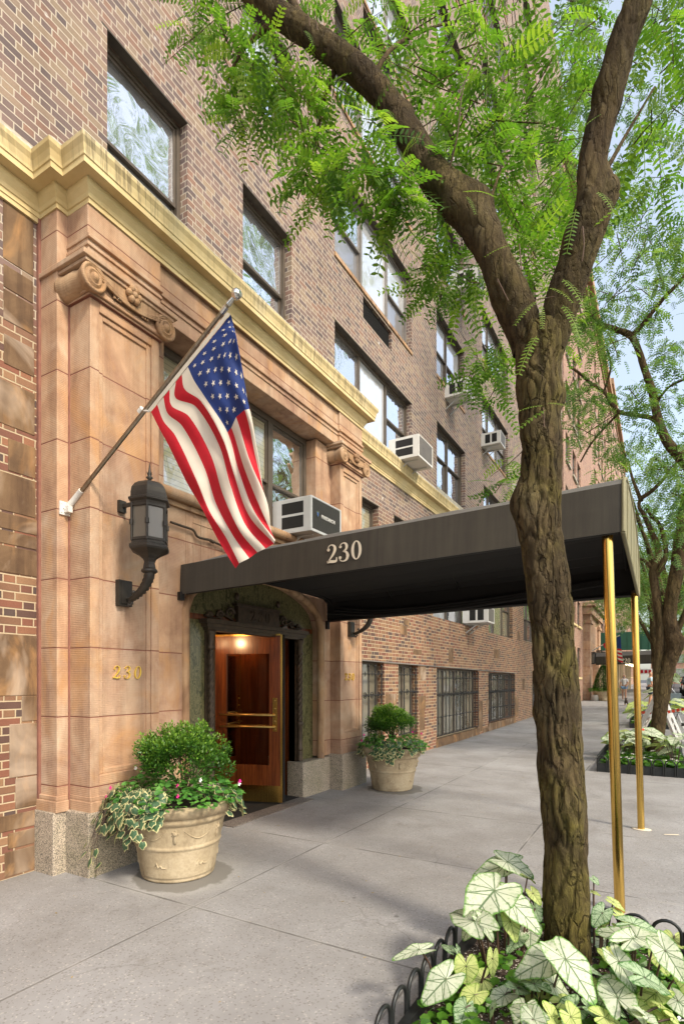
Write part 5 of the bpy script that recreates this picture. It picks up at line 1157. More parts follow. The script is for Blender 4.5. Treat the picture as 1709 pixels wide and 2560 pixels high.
def cal_leaf(J, T, wid, mat, parent, rs, side=None, droop=.10):
    J = Vector(J); T = Vector(T); d = T-J; L = d.length; d.normalize(); view = (Vector((0,0,CH))-J).normalized()
    n = side or (Vector((0,0,1))*.75+view*.45+Vector((rs.uniform(-.25,.25), rs.uniform(-.25,.25), 0))); n = (n-d*n.dot(d)).normalized(); s = n.cross(d)
    an = [-a for a, r in OUT[::-1]][:-1] + [a for a, r in OUT]; rr = [r for a, r in OUT[::-1]][:-1]+[r for a, r in OUT]; V = []; E = []; UV = []; F = []; NR = 6
    ph = rs.uniform(0, 6); wf = rs.uniform(.05, .11)
    for a, r in zip(an, rr):
        for k in range(NR+1):
            q = r*k/NR; x, y = q*math.cos(R(a)), q*math.sin(R(a))*wid; fold = .16*abs(y)-.10*y*y; wave = wf*(k/NR)**2*math.sin(a*.09+ph)*.35; dr = -droop*max(0, x)**2-.22*max(0, -x)
            V.append(J+d*(x*L)+s*(y*L)+n*((fold+wave+dr)*L)); E.append(k/NR); UV.append((x/4+.5, y/wid/4+.5))
    m = len(an)
    for i in range(m-1):
        for k in range(NR): a0 = i*(NR+1)+k; b0 = (i+1)*(NR+1)+k; F.append((a0, a0+1, b0+1, b0))
    o = quads_obj('leaf', [tuple(v) for v in V], F, mat, parent, E, UV, True); return o
def stalk(mb, J, root, r=.0045): J = Vector(J); root = Vector(root); mb.tube(smooth_path([root, root.lerp(J, .5)+Vector((0,0,.04)), J], 5), [r*1.3]*5+[r]*6, 6)
KX = lambda X, Y: (860+X/1.847, 2000+Y/1.847)
W_, Y_, G_ = m_calw, m_caly, m_calg
PL = [
 ('caladium with big white leaves held highest, left of the near trunk', (-.72, 2.95), [((693,418),(578,545),.50,.42,1.05,W_),((752,285),(868,350),.56,.50,1.15,W_),((745,300),(600,345),.53,.47,.8,W_),((768,470),(902,602),.44,.33,.8,W_),((585,572),(545,640),.40,.32,1.2,W_),((600,560),(500,500),.42,.40,.8,W_),((640,570),(692,648),.40,.31,.6,W_),((870,430),(905,480),.44,.40,.9,Y_),((845,355),(880,380),.5,.46,.7,Y_),((765,560),(792,650),.34,.26,.9,Y_),((700,520),(720,590),.36,.28,1.2,G_),((880,500),(905,560),.36,.3,1.0,G_)]),
 ('caladium spilling white leaves over the left side of the hooped fence', (-.84, 2.62), [((345,690),(228,728),.33,.30,.62,W_),((468,828),(366,932),.30,.22,1.0,W_),((562,765),(566,850),.34,.26,1.3,Y_),((525,700),(540,745),.30,.25,1.1,G_),((685,730),(683,812),.30,.23,.7,Y_),((490,690),(452,665),.3,.3,.8,G_)]),
 ('caladium with the largest white leaf, right against the near trunk', (-.55, 2.72), [((1020,735),(1150,922),.43,.33,1.05,W_),((950,730),(792,806),.37,.30,1.05,W_),((875,850),(800,815),.28,.25,.8,G_),((960,850),(1050,905),.27,.21,1.2,W_),((900,840),(990,860),.26,.22,1.0,Y_),((800,870),(838,868),.24,.21,1.2,G_),((1150,790),(1195,810),.30,.27,.9,G_)]),
 ('caladium with yellow-green leaves just behind the near trunk', (-.30, 3.20), [((1190,520),(1150,580),.38,.32,1.1,G_),((1240,470),(1292,508),.42,.39,.8,Y_),((1275,540),(1340,600),.36,.30,.9,Y_),((1330,572),(1455,608),.36,.33,.6,G_),((1150,365),(1172,390),.47,.45,1.2,G_),((1148,425),(1180,440),.44,.44,.5,Y_),((1200,590),(1160,620),.3,.26,1.0,Y_),((1260,600),(1300,640),.3,.26,1.0,Y_)]),
 ('caladium with long folded white leaves at the right margin of the bed', (-.12, 2.95), [((1345,632),(1168,600),.42,.40,.62,W_),((1330,640),(1440,620),.42,.40,.6,W_),((1480,695),(1572,835),.44,.34,.85,W_),((1430,655),(1300,660),.40,.38,.6,W_),((1265,745),(1345,880),.34,.24,.95,W_),((1385,820),(1522,886),.36,.28,.85,G_),((1400,870),(1455,905),.26,.22,1.1,Y_),((1560,800),(1575,900),.34,.26,.9,Y_)]),
 ('caladium with small pale leaves at the lower right of the bed', (-.30, 2.42), [((1262,915),(1205,808),.30,.30,.75,W_),((1275,930),(1340,940),.28,.26,.8,G_),((1405,1010),(1475,1075),.30,.23,1.1,W_),((1380,1000),(1320,945),.30,.29,.9,W_),((1460,950),(1505,970),.26,.23,1.2,Y_),((1200,1005),(1290,1040),.26,.22,1.0,Y_),((1520,1010),(1560,1040),.24,.2,1.1,Y_),((1250,960),(1310,1000),.22,.18,1.0,G_)]),
 ('caladium at the bottom edge of the picture with green-flecked leaves', (-.62, 2.34), [((872,1012),(900,1120),.30,.22,1.1,W_),((860,990),(765,942),.30,.28,.8,W_),((955,1000),(1015,1070),.27,.2,1.0,Y_),((1045,1000),(1095,1080),.27,.2,1.1,Y_),((1010,930),(1080,920),.24,.22,.7,Y_),((685,960),(668,1012),.24,.19,.8,G_),((1130,960),(1180,1000),.24,.2,1.1,G_),((820,1060),(780,1090),.22,.18,1.0,G_)])]
rs = random.Random(5)
for label, rt, lv in PL:
    t = thing('caladium', label, 'plant', (rt[0], rt[1], .10), 'white-leaved caladiums in the near bed'); st = MB()
    for (j, tp, zj, zt, w, mt) in lv:
        J = P(*KX(*j), z=zj); T = P(*KX(*tp), z=zt); T = J+(T-J)*1.10; cal_leaf(J, T, w, mt, t, rs); c = Vector((rt[0], rt[1], .1)).lerp(Vector((J.x, J.y, .1)), .55); stalk(st, J, c)
    st.build('leaf_stalk', m_stem, t)
t = thing('caladium', 'many small pale caladium leaves filling the low gaps of the nearest bed', 'plant', (-.35, 2.6, .1)); st = MB(); rs = random.Random(31)
for (X, Y) in [(640,830),(740,900),(600,900),(830,960),(1130,860),(1180,900),(1060,960),(1240,860),(1350,960),(1480,1000),(1540,930),(1440,890),(1230,720),(1210,660),(560,960),(900,930),(800,640),(860,600),(1520,640),(1450,720)]:
    J = P(*KX(X, Y), z=rs.uniform(.17, .26)); a = rs.uniform(-2.4, -.2); L = rs.uniform(.09, .14); cal_leaf(J, J+Vector((math.cos(a)*L, math.sin(a)*L, -.35*L)), rs.uniform(.8, 1.1), rs.choice([W_, Y_, G_, W_]), t, rs); stalk(st, J, (J.x+rs.uniform(-.05,.05), J.y+.05, .1), .003)
st.build('leaf_stalk', m_stem, t)
def cal_clump(x, y, z, n, sz, label, group, seed):
    r = random.Random(seed); t = thing('caladium', label, 'plant', (x, y, z), group); st = MB()
    for k in range(n):
        a = r.uniform(0, 6.28); rr = r.uniform(.05, .24)*sz; J = Vector((x+rr*math.cos(a), y+rr*math.sin(a), z+r.uniform(.22, .48)*sz)); L = r.uniform(.13, .24)*sz
        T = J+Vector((math.cos(a+r.uniform(-.5,.5))*L, math.sin(a+r.uniform(-.5,.5))*L, -r.uniform(.0, .6)*L)); cal_leaf(J, T, r.uniform(.75, 1.1), r.choice([W_, W_, Y_]), t, r, side=Vector((r.uniform(-.3,.3), r.uniform(-.6,.1), 1))); stalk(st, J, (x+rr*.3*math.cos(a), y+rr*.3*math.sin(a), z))
    st.build('leaf_stalk', m_stem, t)
g2 = 'caladiums in the bed of the twin-stemmed tree'
for i, (x, y, l) in enumerate([(-.65, 12.0, 'pale caladium at the left of the second bed, between the brass poles'), (-.42, 11.6, 'caladium in front of the second bed behind the farther brass pole'), (-.25, 12.5, 'caladium close behind the twin-stemmed trunk'), (.05, 11.7, 'caladium with a broad cream leaf just right of the twin-stemmed trunk'), (.22, 11.2, 'caladium leaning over the right fence of the second bed'), (-.7, 12.8, 'caladium at the far left corner of the second bed')]):
    cal_clump(x, y, .1, 12, 1.1, l, g2, 40+i)
for i, (x, y, l) in enumerate([(-.5, 20.8, 'caladium in the third bed left of the barricade'), (.1, 20.6, 'caladium in the third bed right of the trunk'), (.3, 21.6, 'yellowish caladium at the right end of the third bed')]):
    cal_clump(x, y, gz(21)+.1, 10, 1.6, l, 'caladiums in the third bed', 60+i)
# low begonias: ground cover
def carpet(name, x0, x1, y0, y1, z, n, seed, size, label, keep=None, flowers=40):
    r = np.random.default_rng(seed); V = []; F = []; T = []
    pos = np.stack([r.uniform(x0, x1, n), r.uniform(y0, y1, n), z+r.uniform(.02, .10, n)], 1)
    if keep: pos = pos[[bool(keep(*q)) for q in pos]]
    m = len(pos); tm = (np.array([(0,0,0),(.35,.42,.06),(1,0,-.06),(.35,-.42,.06),(.75,.36,.0),(.75,-.36,.0)]), np.array([(0,3,5,2),(0,2,4,1)]), np.zeros(6))
    ax = r.uniform(0, 6.28, m); d = np.stack([np.cos(ax), np.sin(ax), r.uniform(-.4, .5, m)], 1); up = r.normal(size=(m, 3))*.35+[0, 0, 1]
    V, F, T = scatter(tm, pos, frames(d, up), size*r.uniform(.6, 1.3, m), r.uniform(.2, .9, m)); o = quads_obj(name, V, F, m_gcov, None, T); tag(o, label, 'ground cover', None, 'stuff')
    k = pos[:min(flowers, m)]; mb = MB()
    for q in k:
        for a in range(4): mb.add([(q[0], q[1], q[2]+.05), (q[0]+size*.35*math.cos(a*1.57-.5), q[1]+size*.35*math.sin(a*1.57-.5), q[2]+.055), (q[0]+size*.45*math.cos(a*1.57), q[1]+size*.45*math.sin(a*1.57), q[2]+.058), (q[0]+size*.35*math.cos(a*1.57+.5), q[1]+size*.35*math.sin(a*1.57+.5), q[2]+.055)], [(0,1,2,3)])
    f = mb.build(name.replace('leaves', 'blossoms'), m_petalw); tag(f, 'tiny white blossoms over ' + label, 'flowers', None, 'stuff')
nk = lambda x, y, z: (noise.noise(Vector((x*3.1, y*3.1, 1))) > .02 or x > -.05 or (y < 2.45 and x < -.55)) and math.hypot(x+.44, y-3.2) > .17
carpet('begonia_leaves', -.88, .34, 1.0, 3.42, .10, 2600, 3, .046, 'low green begonias carpeting the nearest bed', nk, 34)
carpet('begonia_leaves', -.88, .30, 10.5, 13.2, .10, 2600, 4, .085, 'low green begonias carpeting the bed of the twin-stemmed tree', None, 90)
carpet('begonia_leaves', -.8, .36, 19.9, 22.5, gz(21)+.10, 1500, 5, .11, 'low green begonias carpeting the third bed', None, 50)

# ------------------------------------------------------------ plants in the two pots
def bush(loc, label, seed, R_=.33, H_=.62):
    t = thing('boxwood_shrub', label, 'shrub', loc, 'boxwoods in the entrance pots'); r = np.random.default_rng(seed); C = []; st = MB()
    for k in range(15):
        a = r.uniform(0, 6.28); e = r.uniform(.2, 1.45); q = R_*r.uniform(.75, 1.0); tip = Vector((loc[0]+q*math.cos(e)*math.cos(a), loc[1]+q*math.cos(e)*math.sin(a), loc[2]+.12+(H_-.12)*math.sin(e)*r.uniform(.8, 1.02)))
        st.tube(smooth_path([(loc[0], loc[1], loc[2]-.02), (loc[0]+.35*(tip.x-loc[0]), loc[1]+.35*(tip.y-loc[1]), loc[2]+.15), tip], 4), [.007]*5+[.004]*3+[.002], 5)
    st.build('stem', m_shoot, t)
    K = 88; ta = r.uniform(0, 6.28, K); te = np.arcsin(r.uniform(-.12, 1, K)); tq = r.uniform(.55, 1.08, K)
    tips = np.stack([np.cos(te)*np.cos(ta)*R_*tq, np.cos(te)*np.sin(ta)*R_*tq, H_*.42+np.sin(te)*H_*.52*tq], 1); per = 135; n = K*per
    u = r.normal(size=(n, 3)); u /= np.linalg.norm(u, axis=1, keepdims=True); q = r.uniform(.2, 1.0, n)**.5
    base = np.repeat(tips, per, 0); pos = np.array(loc)+base+u*q[:, None]*np.repeat(r.uniform(.055, .11, K), per)[:, None]*[1, 1, 1.1]; pos[:, 2] = np.maximum(pos[:, 2], loc[2]+.06); u = u*.5+(base-[0, 0, H_*.4])/R_*.8
    d = u*.8+r.normal(size=(n, 3))*.6+[0, 0, .4]; tm = (np.array([(0,0,0),(.5,.28,.05),(1,0,0),(.5,-.28,.05)]), np.array([(0,1,2,3)]), np.zeros(4))
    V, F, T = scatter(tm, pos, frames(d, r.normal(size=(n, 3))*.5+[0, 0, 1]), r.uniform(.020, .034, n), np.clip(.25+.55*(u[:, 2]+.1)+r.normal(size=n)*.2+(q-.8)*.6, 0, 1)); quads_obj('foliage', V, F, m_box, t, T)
def ivy(loc, label, seed, spans, n=150):
    """variegated ivy: lobed cream leaves with a green centre, trailing over the rim"""
    t = thing('ivy_plant', label, 'ivy', loc, 'variegated ivy in the entrance pots'); r = random.Random(seed); g = MB(); c = MB(); v = MB()
    out = [(0,1.0),(22,.80),(42,.70),(66,.86),(92,.72),(128,.74),(158,.55),(180,.34)]; out = out+[(-a, q) for a, q in out[::-1][1:-1]]
    def leaf(p, d, up, L):
        d = d.normalized(); s = up.cross(d).normalized(); nn = d.cross(s)
        for mb, k, lift in ((c, 1.0, 0), (g, .83, .003)):
            jt = [r.uniform(.85, 1.1) for _ in out]; vs = [p+nn*(lift+.004)]+[p+d*(math.cos(R(a))*q*k*j*L)+s*(math.sin(R(a))*q*k*j*L*.8)+nn*(lift-.10*L*q*q*(k**2)) for (a, q), j in zip(out, jt)]
            mb.add(vs, [(0, 1+i, 1+(i+1) % len(out)) for i in range(len(out))])
    cx, cy, cz = loc
    for (a0, a1, drop, k, wide) in spans:
        for i in range(k):
            a = R(r.uniform(a0, a1)); path = [Vector((cx+.22*math.cos(a), cy+.22*math.sin(a), cz+.05)), Vector((cx+.36*math.cos(a), cy+.36*math.sin(a), cz+.12)), Vector((cx+(.46+wide*.4)*math.cos(a), cy+(.46+wide*.4)*math.sin(a), cz+.03))]
            L = r.uniform(.25, 1)*drop; path += [Vector((cx+(.46+wide*r.uniform(.4, 1))*math.cos(a+r.uniform(-.15, .15)), cy+(.46+wide*r.uniform(.4, 1))*math.sin(a+r.uniform(-.15, .15)), cz+.02-L))]
            pp = smooth_path(path, 5); v.tube(pp, .0022, 4)
            for p in pp[2::2]+([pp[-1]] if L > .2 else []):
                o = Vector((math.cos(a), math.sin(a), 0)); d = Vector((r.uniform(-.6, .6), r.uniform(-.6, .6), -.7))+o*.4; leaf(p+Vector((r.uniform(-.03,.03), r.uniform(-.03,.03), r.uniform(-.015,.02))), d, (o*.9+Vector((r.uniform(-.4,.4), r.uniform(-.4,.4), .8))).normalized(), r.uniform(.038, .064))
    c.build('cream_leaf_edge', m_ivyc, t); g.build('green_leaf_centre', m_ivyg, t); v.build('vine', m_stem, t)
def impatiens(loc, label, seed, a0, a1, n, flowers):
    t = thing('impatiens_plant', label, 'flowering plant', loc, 'impatiens in the entrance pots'); r = np.random.default_rng(seed); a = np.radians(r.uniform(a0, a1, n)); q = r.uniform(.12, .47, n)**.9
    pos = np.stack([loc[0]+q*np.cos(a), loc[1]+q*np.sin(a), loc[2]+.02+.17*np.clip(1-((q-.25)/.26)**2, -.3, 1)*r.uniform(.3, 1.1, n)], 1)
    tm = (np.array([(0,0,0),(.3,.36,.05),(.72,.32,.02),(1,0,-.08),(.72,-.32,.02),(.3,-.36,.05)]), np.array([(0,3,2,1),(0,5,4,3)]), np.zeros(6)); aa = a+r.normal(size=n)*.9; d = np.stack([np.cos(aa), np.sin(aa), r.uniform(-.5, .3, n)], 1)
    V, F, T = scatter(tm, pos, frames(d, r.normal(size=(n, 3))*.3+[0, 0, 1]), r.uniform(.035, .065, n), r.uniform(.1, .9, n)); quads_obj('foliage', V, F, m_imp, t, T)
    for (u, w, colr) in flowers:
        p = P(u, w, z=loc[2]+.10) if False else u; mb = MB()
        for k in range(5):
            b = k*1.257; mb.add([p, p+Vector((.013*math.cos(b-.5), .006*math.sin(b), .013*math.sin(b-.5))), p+Vector((.019*math.cos(b), .008, .019*math.sin(b))), p+Vector((.013*math.cos(b+.5), .006, .013*math.sin(b+.5)))], [(0,1,2,3)])
        mb.build('blossom', m_petal if w else m_petalw, t)
p1, p2 = POTS[0], POTS[1]
bush((p1[0]+.02, p1[1]+.04, .63), 'dense round boxwood in the near pot, in front of the revolving door', 3, .34, .60)
bush((p2[0]-.02, p2[1]+.02, .63), 'smaller sparse boxwood in the far pot, in front of the barred windows', 9, .31, .60)
ivy((p1[0], p1[1], .58), 'cream-edged ivy spilling over the left side of the near pot', 4, [(195, 285, .26, 44, .08), (190, 240, .42, 9, .20), (185, 232, .60, 7, .30), (215, 300, .12, 34, 0), (15, 45, .12, 10, .05)])
ivy((p2[0], p2[1], .58), 'cream-edged ivy trailing down the front of the far pot', 6, [(262, 315, .14, 26, 0), (285, 300, .45, 3, .02), (-30, 50, .06, 16, 0), (200, 235, .2, 5, .05)])
fp_ = lambda u, v, y: P(u, v, y=y)
impatiens((p1[0], p1[1], .60), 'bright green impatiens with magenta flowers on the right side of the near pot', 7, -85, 70, 520, [(fp_(443,1990,2.98),1,0),(fp_(442,1963,3.05),1,0),(fp_(598,1953,3.35),1,0),(fp_(597,1959,3.35),0,0),(fp_(500,1950,3.1),0,0)])
impatiens((p1[0]-.03, p1[1], .60), 'impatiens with small magenta flowers behind the ivy, left of the near pot', 8, 150, 250, 260, [(fp_(275,1969,3.0),1,0),(fp_(264,1993,2.95),1,0),(fp_(338,1920,3.2),0,0)])
impatiens((p2[0], p2[1], .60), 'impatiens with pink flowers round the boxwood in the far pot', 11, 160, 400, 620, [(fp_(909,1837,7.1),1,0),(fp_(903,1851,7.1),1,0),(fp_(911,1851,7.1),1,0),(fp_(1052,1834,7.2),1,0),(fp_(1030,1830,7.1),1,0)])

# ------------------------------------------------------------ street beyond: the next houses, awning 220, shed
def far_house(y0, y1, h, mat, label, cols, x=W, z0=1.2, fh=2.9, frame=m_frame, acs=(), wcol=g_clear):
    b = thing('apartment_building', label, 'building', (x, (y0+y1)/2, 0), 'brick apartment houses along the left side of the street'); hs = []
    n = int((h-3)/fh)
    for r in range(n):
        for (a, c) in cols: hs.append((a, c, z0+.6+r*fh+(.0 if r else -.3), z0+2.15+r*fh))
    w = MB(); wall_grid(w, x, y0, y1, -.3, h, hs, .14); w.add([(x,y1,-.3),(x-14,y1,-.3),(x-14,y1,h),(x,y1,h)], [(0,1,2,3)]); w.add([(x,y0,-.3),(x,y0,h),(x-14,y0,h),(x-14,y0,-.3)], [(0,1,2,3)]); w.add([(x,y0,h),(x,y1,h),(x-14,y1,h),(x-14,y0,h)], [(0,1,2,3)])
    w.build('wall', mat, b); c = MB(); c.box(x-.1, x+.35, y0, y1, h-.5, h+.1); c.box(x-.1, x+.12, y0, y1, h-1.6, h-1.4); c.build('parapet', m_stone_plain, b)
    hs.sort(key=lambda q: (q[2]-1.6)/q[0])
    for (a, c_, d, e) in hs[:90]:
        m = MB(); xi = x-.10
        m.box(xi-.05, xi, a, a+.07, d, e); m.box(xi-.05, xi, c_-.07, c_, d, e); m.box(xi-.05, xi, a+.07, c_-.07, e-.07, e); m.box(xi-.05, xi, a+.07, c_-.07, d, d+.06); m.box(xi-.05, xi, (a+c_)/2-.04, (a+c_)/2+.04, d+.06, e-.07); m.box(xi-.06, xi-.01, a+.07, c_-.07, (d+e)/2-.03, (d+e)/2+.03)
        wo_ = m.build('window', frame, b); p = MB(); p.add([(xi-.04,a+.05,d+.05),(xi-.04,c_-.05,d+.05),(xi-.04,c_-.05,e-.05),(xi-.04,a+.05,e-.05)], [(0,1,2,3)]); p.build('pane', wcol, wo_); MB().box(x, x+.10, a-.1, c_+.1, d-.12, d).build('sill', m_cornice, wo_)
    return b
cz = lambda s0, n, st, w: [(s0+i*st, s0+i*st+w) for i in range(n)]
B220 = far_house(31.4, 62, 30, m_brick220, 'pinkish brick apartment house with the 220 entrance, second on the left', cz(32.2, 2, 2.7, 1.5)+cz(47, 5, 2.9, 1.5)+[(37.0, 38.6)], z0=1.4)
far_house(62.2, 90, 32, m_brickfar, 'pale brick apartment house beyond the 220 one, third on the left', cz(63.5, 8, 3.3, 1.7), z0=1.6, x=W-.02)
far_house(90.3, 128, 26, m_brick220, 'farthest brick house on the left side, mostly behind the trees', cz(92, 9, 4, 2), z0=1.6, x=W-.05)
po = MB()
for (a, b) in ((40.0, 41.4), (46.0, 47.4)): po.box(W-.1, W+.42, a, b, -.1, 5.9); po.box(W-.1, W+.50, a-.1, b+.1, 5.3, 5.5)
po.box(W-.1, W+.55, 39.7, 47.7, 5.9, 6.4); po.box(W-.1, W+.75, 39.5, 47.9, 6.4, 6.6); po.box(W-.1, W+.30, 41.4, 46.0, 3.2, 5.9); po.build('entrance_portal', m_stone, B220)
zb = gz(43)
a2_ = thing('entrance_awning', 'distant dark awning with the number 220 crossing the pavement', 'awning', (-2.3, 43.5, zb)); m = MB(); y0, y1 = 42.2, 45.0
m.add([(W+.3,y0,zb+2.45),(-.35,y0,zb+2.5),(-.35,y0,zb+3.05),(W+.3,y0,zb+2.95),(W+.3,y1,zb+2.45),(-.35,y1,zb+2.5),(-.35,y1,zb+3.05),(W+.3,y1,zb+2.95),(W+.3,y0+.6,zb+3.25),(-.35,y0+.6,zb+3.35),(-.35,y1-.6,zb+3.35),(W+.3,y1-.6,zb+3.25)], [(0,1,2,3),(4,5,6,7),(3,2,9,8),(8,9,10,11),(11,10,6,7),(1,5,6,2),(2,6,10,9)]); m.build('canvas', m_awn, a2_)
m = MB(); q = P(1551, 1658, y=y0-.03); number(m, '220', lambda a, b, c: (q.x+a*.26, y0-.02-c, q.z+b*.34), .01, .75); m.build('lettering', m_cream, a2_)
m = MB(); m.tube([(-.4,y0+.1,zb-.05),(-.4,y0+.1,zb+2.5)], .04, 8); m.tube([(-.4,y1-.1,zb-.05),(-.4,y1-.1,zb+2.5)], .04, 8); m.build('pole', m_brassold, a2_)
f2 = thing('american_flag', 'small distant stars and stripes hanging over the 220 awning', 'flag', (-3.2, 41.4, zb+4)); 
A, B_ = P(1470, 1632, y=41.3), P(1548, 1588, y=41.3); m = MB(); m.tube([A, B_], .035, 6); m.build('pole', m_white, f2)
def quad4(pts, name, mat, yo=0):
    mb = MB(); v = [P(u, v_, y=41.25+yo) for u, v_ in pts]; mb.add([*v], [tuple(range(len(pts)))]); o = mb.build(name, mat, f2); s = o.modifiers.new('thick', 'SOLIDIFY'); s.thickness = .02; return o
quad4([(1541,1592),(1550,1592),(1552,1622),(1541,1620)], 'canton', m_blue)
for k in range(7): quad4([(1541+k*.0,1621+k*4.6),(1552+k*.6,1623+k*5),(1552.5+k*.7,1627.6+k*5),(1541.4+k*.9,1625.4+k*4.9)], 'stripe', m_red if k % 2 == 0 else m_fw, .01)
m = MB(); v = [P(u, v_, y=40.9) for u, v_ in [(1506,1610),(1516,1604),(1518,1622),(1510,1620)]]; m.add(v, [(0,1,2,3)]); o = m.build('pennant', m_red); s = o.modifiers.new('thick', 'SOLIDIFY'); s.thickness = .02; tag(o, 'small red and white pennant on the white pole above the 220 awning', 'flag')
for i, (u, v_, l) in enumerate([(1477, 1655, 'black iron box lantern on the 220 pilaster, nearer of two'), (1494, 1648, 'black iron box lantern on the 220 pilaster, farther of two')]):
    p = P(u, v_, y=41.0+i*4.5); t = thing('wall_lantern', l, 'lantern', tuple(p), 'box lanterns at the 220 entrance'); m = MB(); c = p
    for dx in (-.2, .2):
        for dy in (-.2, .2): m.bar((c.x+dx, c.y+dy, c.z-.1), (c.x+dx*1.25, c.y+dy*1.25, c.z+.6), .04)
    m.box(c.x-.27, c.x+.27, c.y-.27, c.y+.27, c.z+.58, c.z+.66); m.box(c.x-.22, c.x+.22, c.y-.22, c.y+.22, c.z-.14, c.z-.08); m.bar((c.x, c.y, c.z+.64), (W+.3, c.y, c.z+.9), .05); m.build('casing', m_iron, t)
    m = MB(); m.box(c.x-.16, c.x+.16, c.y-.16, c.y+.16, c.z-.06, c.z+.55); m.build('glass', m_frost, t)
for i, (u, v_, sc, l) in enumerate([(1485.5, 1533, 1.25, 'white air conditioner over the 220 portal cornice, upper of two'), (1505, 1554, 1.3, 'white air conditioner beside the near brass pole, lower of two'), (1547, 1578, 1.5, 'white air conditioner between the brass poles, lower'), (1547, 1514, 1.5, 'white air conditioner between the brass poles, upper'), (1556, 1584, 1.3, 'tiny white air conditioner just below the one between the poles'), (1310, 1245, 1.2, 'white air conditioner right of the trunk just above the awning')]):
    p = P(u, v_, x=W+.35); ac((W-.1, p.y, p.z), l, sc)
# construction shed with lights beyond the 220 awning
m_green = plain('green_plywood', (.012,.075,.045), .6, 0, .15, 1); m_steel = plain('galvanised_post', (.62,.52,.32), .45, .4, .15, 2)
t = thing('sidewalk_shed', 'construction shed with green plywood hoarding and steel posts over the far pavement', 'sidewalk shed', (-2, 55, gz(55))); zs = gz(50)
m = MB(); m.box(-4.2, .6, 48.0, 48.1, zs+3.6, zs+5.0); m.box(.5, .6, 48.1, 75, zs+3.5, zs+4.8)
for k in range(10): m.box(-4.2+k*.48, -4.17+k*.48, 47.98, 48.0, zs+3.6, zs+5.0)
m.build('hoarding', m_green, t); m = MB(); m.box(-4.3, .6, 48.1, 75, zs+3.3, zs+3.5); m.build('deck', m_dark, t); m = MB()
for k in range(11): 
    y = 48.2+k*2.6; z = gz(y)
    for x in (-4.1, -3.2, .45): m.tube([(x, y, z-.05), (x, y, zs+3.3)], .05, 6)
    m.bar((-4.1, y, zs+3.2), (.45, y, zs+3.2), .08)
m.tube([(-3.2, 48.2, zs+1.1), (-3.2, 74, zs+1.3)], .03, 6); m.build('post', m_steel, t)
me_ = M('shed_lamp'); me_.b.inputs['Emission Color'].default_value = (1, .9, .55, 1); me_.b.inputs['Emission Strength'].default_value = 9; m_lamp = me_.m
for k in range(6):
    y = 50+k*4; m = MB(); m.ball((-2.7+.02*(y-50), y, 2.93), .13, 8); o = m.build('bulb', m_lamp, t)
sg = MB(); p = P(1614, 1679, y=49); sg.box(p.x-.5, p.x+.5, 48.9, 48.94, p.z-.22, p.z+.22)
m_signw = plain('sign_white', (.75,.75,.72), .5, 0, .03); so = sg.build('hanging_sign', m_signw); tag(so, 'small white sign with red lettering hanging under the shed', 'sign')
rd_ = MB(); 
for k, c in enumerate('LAX'): rd_.box(p.x-.38+k*.27, p.x-.20+k*.27, 48.87, 48.9, p.z-.12, p.z+.12)
rd_.build('red_lettering', m_red, so)
# barricade, cone, tape
m_orange = plain('cone_orange', (.85,.06,.01), .5, 0, .08); m_plas = plain('white_plastic', (.66,.64,.58), .55, 0, .08, 6)
cp_ = P(1597, 1835, z=gz(18)); t = thing('traffic_cone', 'orange traffic cone with white collar standing beside the white barricade', 'traffic cone', tuple(cp_)); c = cp_
m = MB(); m.box(c.x-.18, c.x+.18, c.y-.18, c.y+.18, c.z, c.z+.03); m.build('base', m_dark, t)
m = MB(); m.lathe([(.14,.03),(.105,.22)], c, 20); m.lathe([(.072,.42),(.05,.54)], c, 20); m.lathe([(.04,.60),(.025,.72),(0,.72)], c, 20); m.build('body', m_orange, t)
m = MB(); m.lathe([(.105,.22),(.072,.42)], c, 20); m.lathe([(.05,.54),(.04,.60)], c, 20); m.build('reflective_collar', m_plas, t)
t = thing('barricade', 'white plastic folding barricade behind the twin-stemmed trunk', 'barricade', (-.3, 17.2, gz(17))); m = MB()
zc = gz(17); X0, X1 = -.50, .42
for (b0, b1, t0, t1) in (((-.60,17.3),(-.50,18.1),(-.14,16.9),(-.04,17.7)), ((.34,16.2),(.44,17.0),(-.06,16.85),(.04,17.65))):
    B0, B1, T0, T1_ = Vector((*b0, zc+.03)), Vector((*b1, zc+.03)), Vector((*t0, zc+1.08)), Vector((*t1, zc+1.08))
    m.bar(B0, T0, .07, .10); m.bar(B1, T1_, .07, .10); m.bar(B0, B1, .08, .10); m.bar(T0, T1_, .08, .12); m.bar(B0.lerp(T0, .55), B1.lerp(T1_, .55), .05, .16); m.bar(B0.lerp(T0, .85), B1.lerp(T1_, .85), .05, .16)
    for k in range(5): m.bar(B0.lerp(T0, .1+.16*k), B1.lerp(T1_, .2+.16*k), .02, .03)
    m.bar(B0-Vector((.25*(1 if b0[0] < 0 else -1),0,0)), B0+Vector((.3*(1 if b0[0] < 0 else -1),0,0)), .08, .05)
m.build('frame', m_plas, t)
m = MB(); pts = [P(1600,1781,y=17.9), P(1614,1782,y=17.6)]; q = [P(1614+i*8, 1782-abs(i-1)*0.2-max(0, i-6)*1.25, y=17.4-i*.1) for i in range(14)]
tp = [pts[0]]+q; red = MB(); wh = MB()
for i in range(len(tp)-1):
    for h_ in range(2):
        a = tp[i].lerp(tp[i+1], h_*.5); b = tp[i].lerp(tp[i+1], h_*.5+.5); (red if (i*2+h_) % 3 < 2 else wh).bar(a, b, .012, .075)
t = thing('barrier_tape', 'red and white barrier tape stretched from the cone towards the kerb', 'tape', tuple(tp[0])); red.build('red_stripes', m_orange, t); wh.build('white_stripes', m_plas, t)
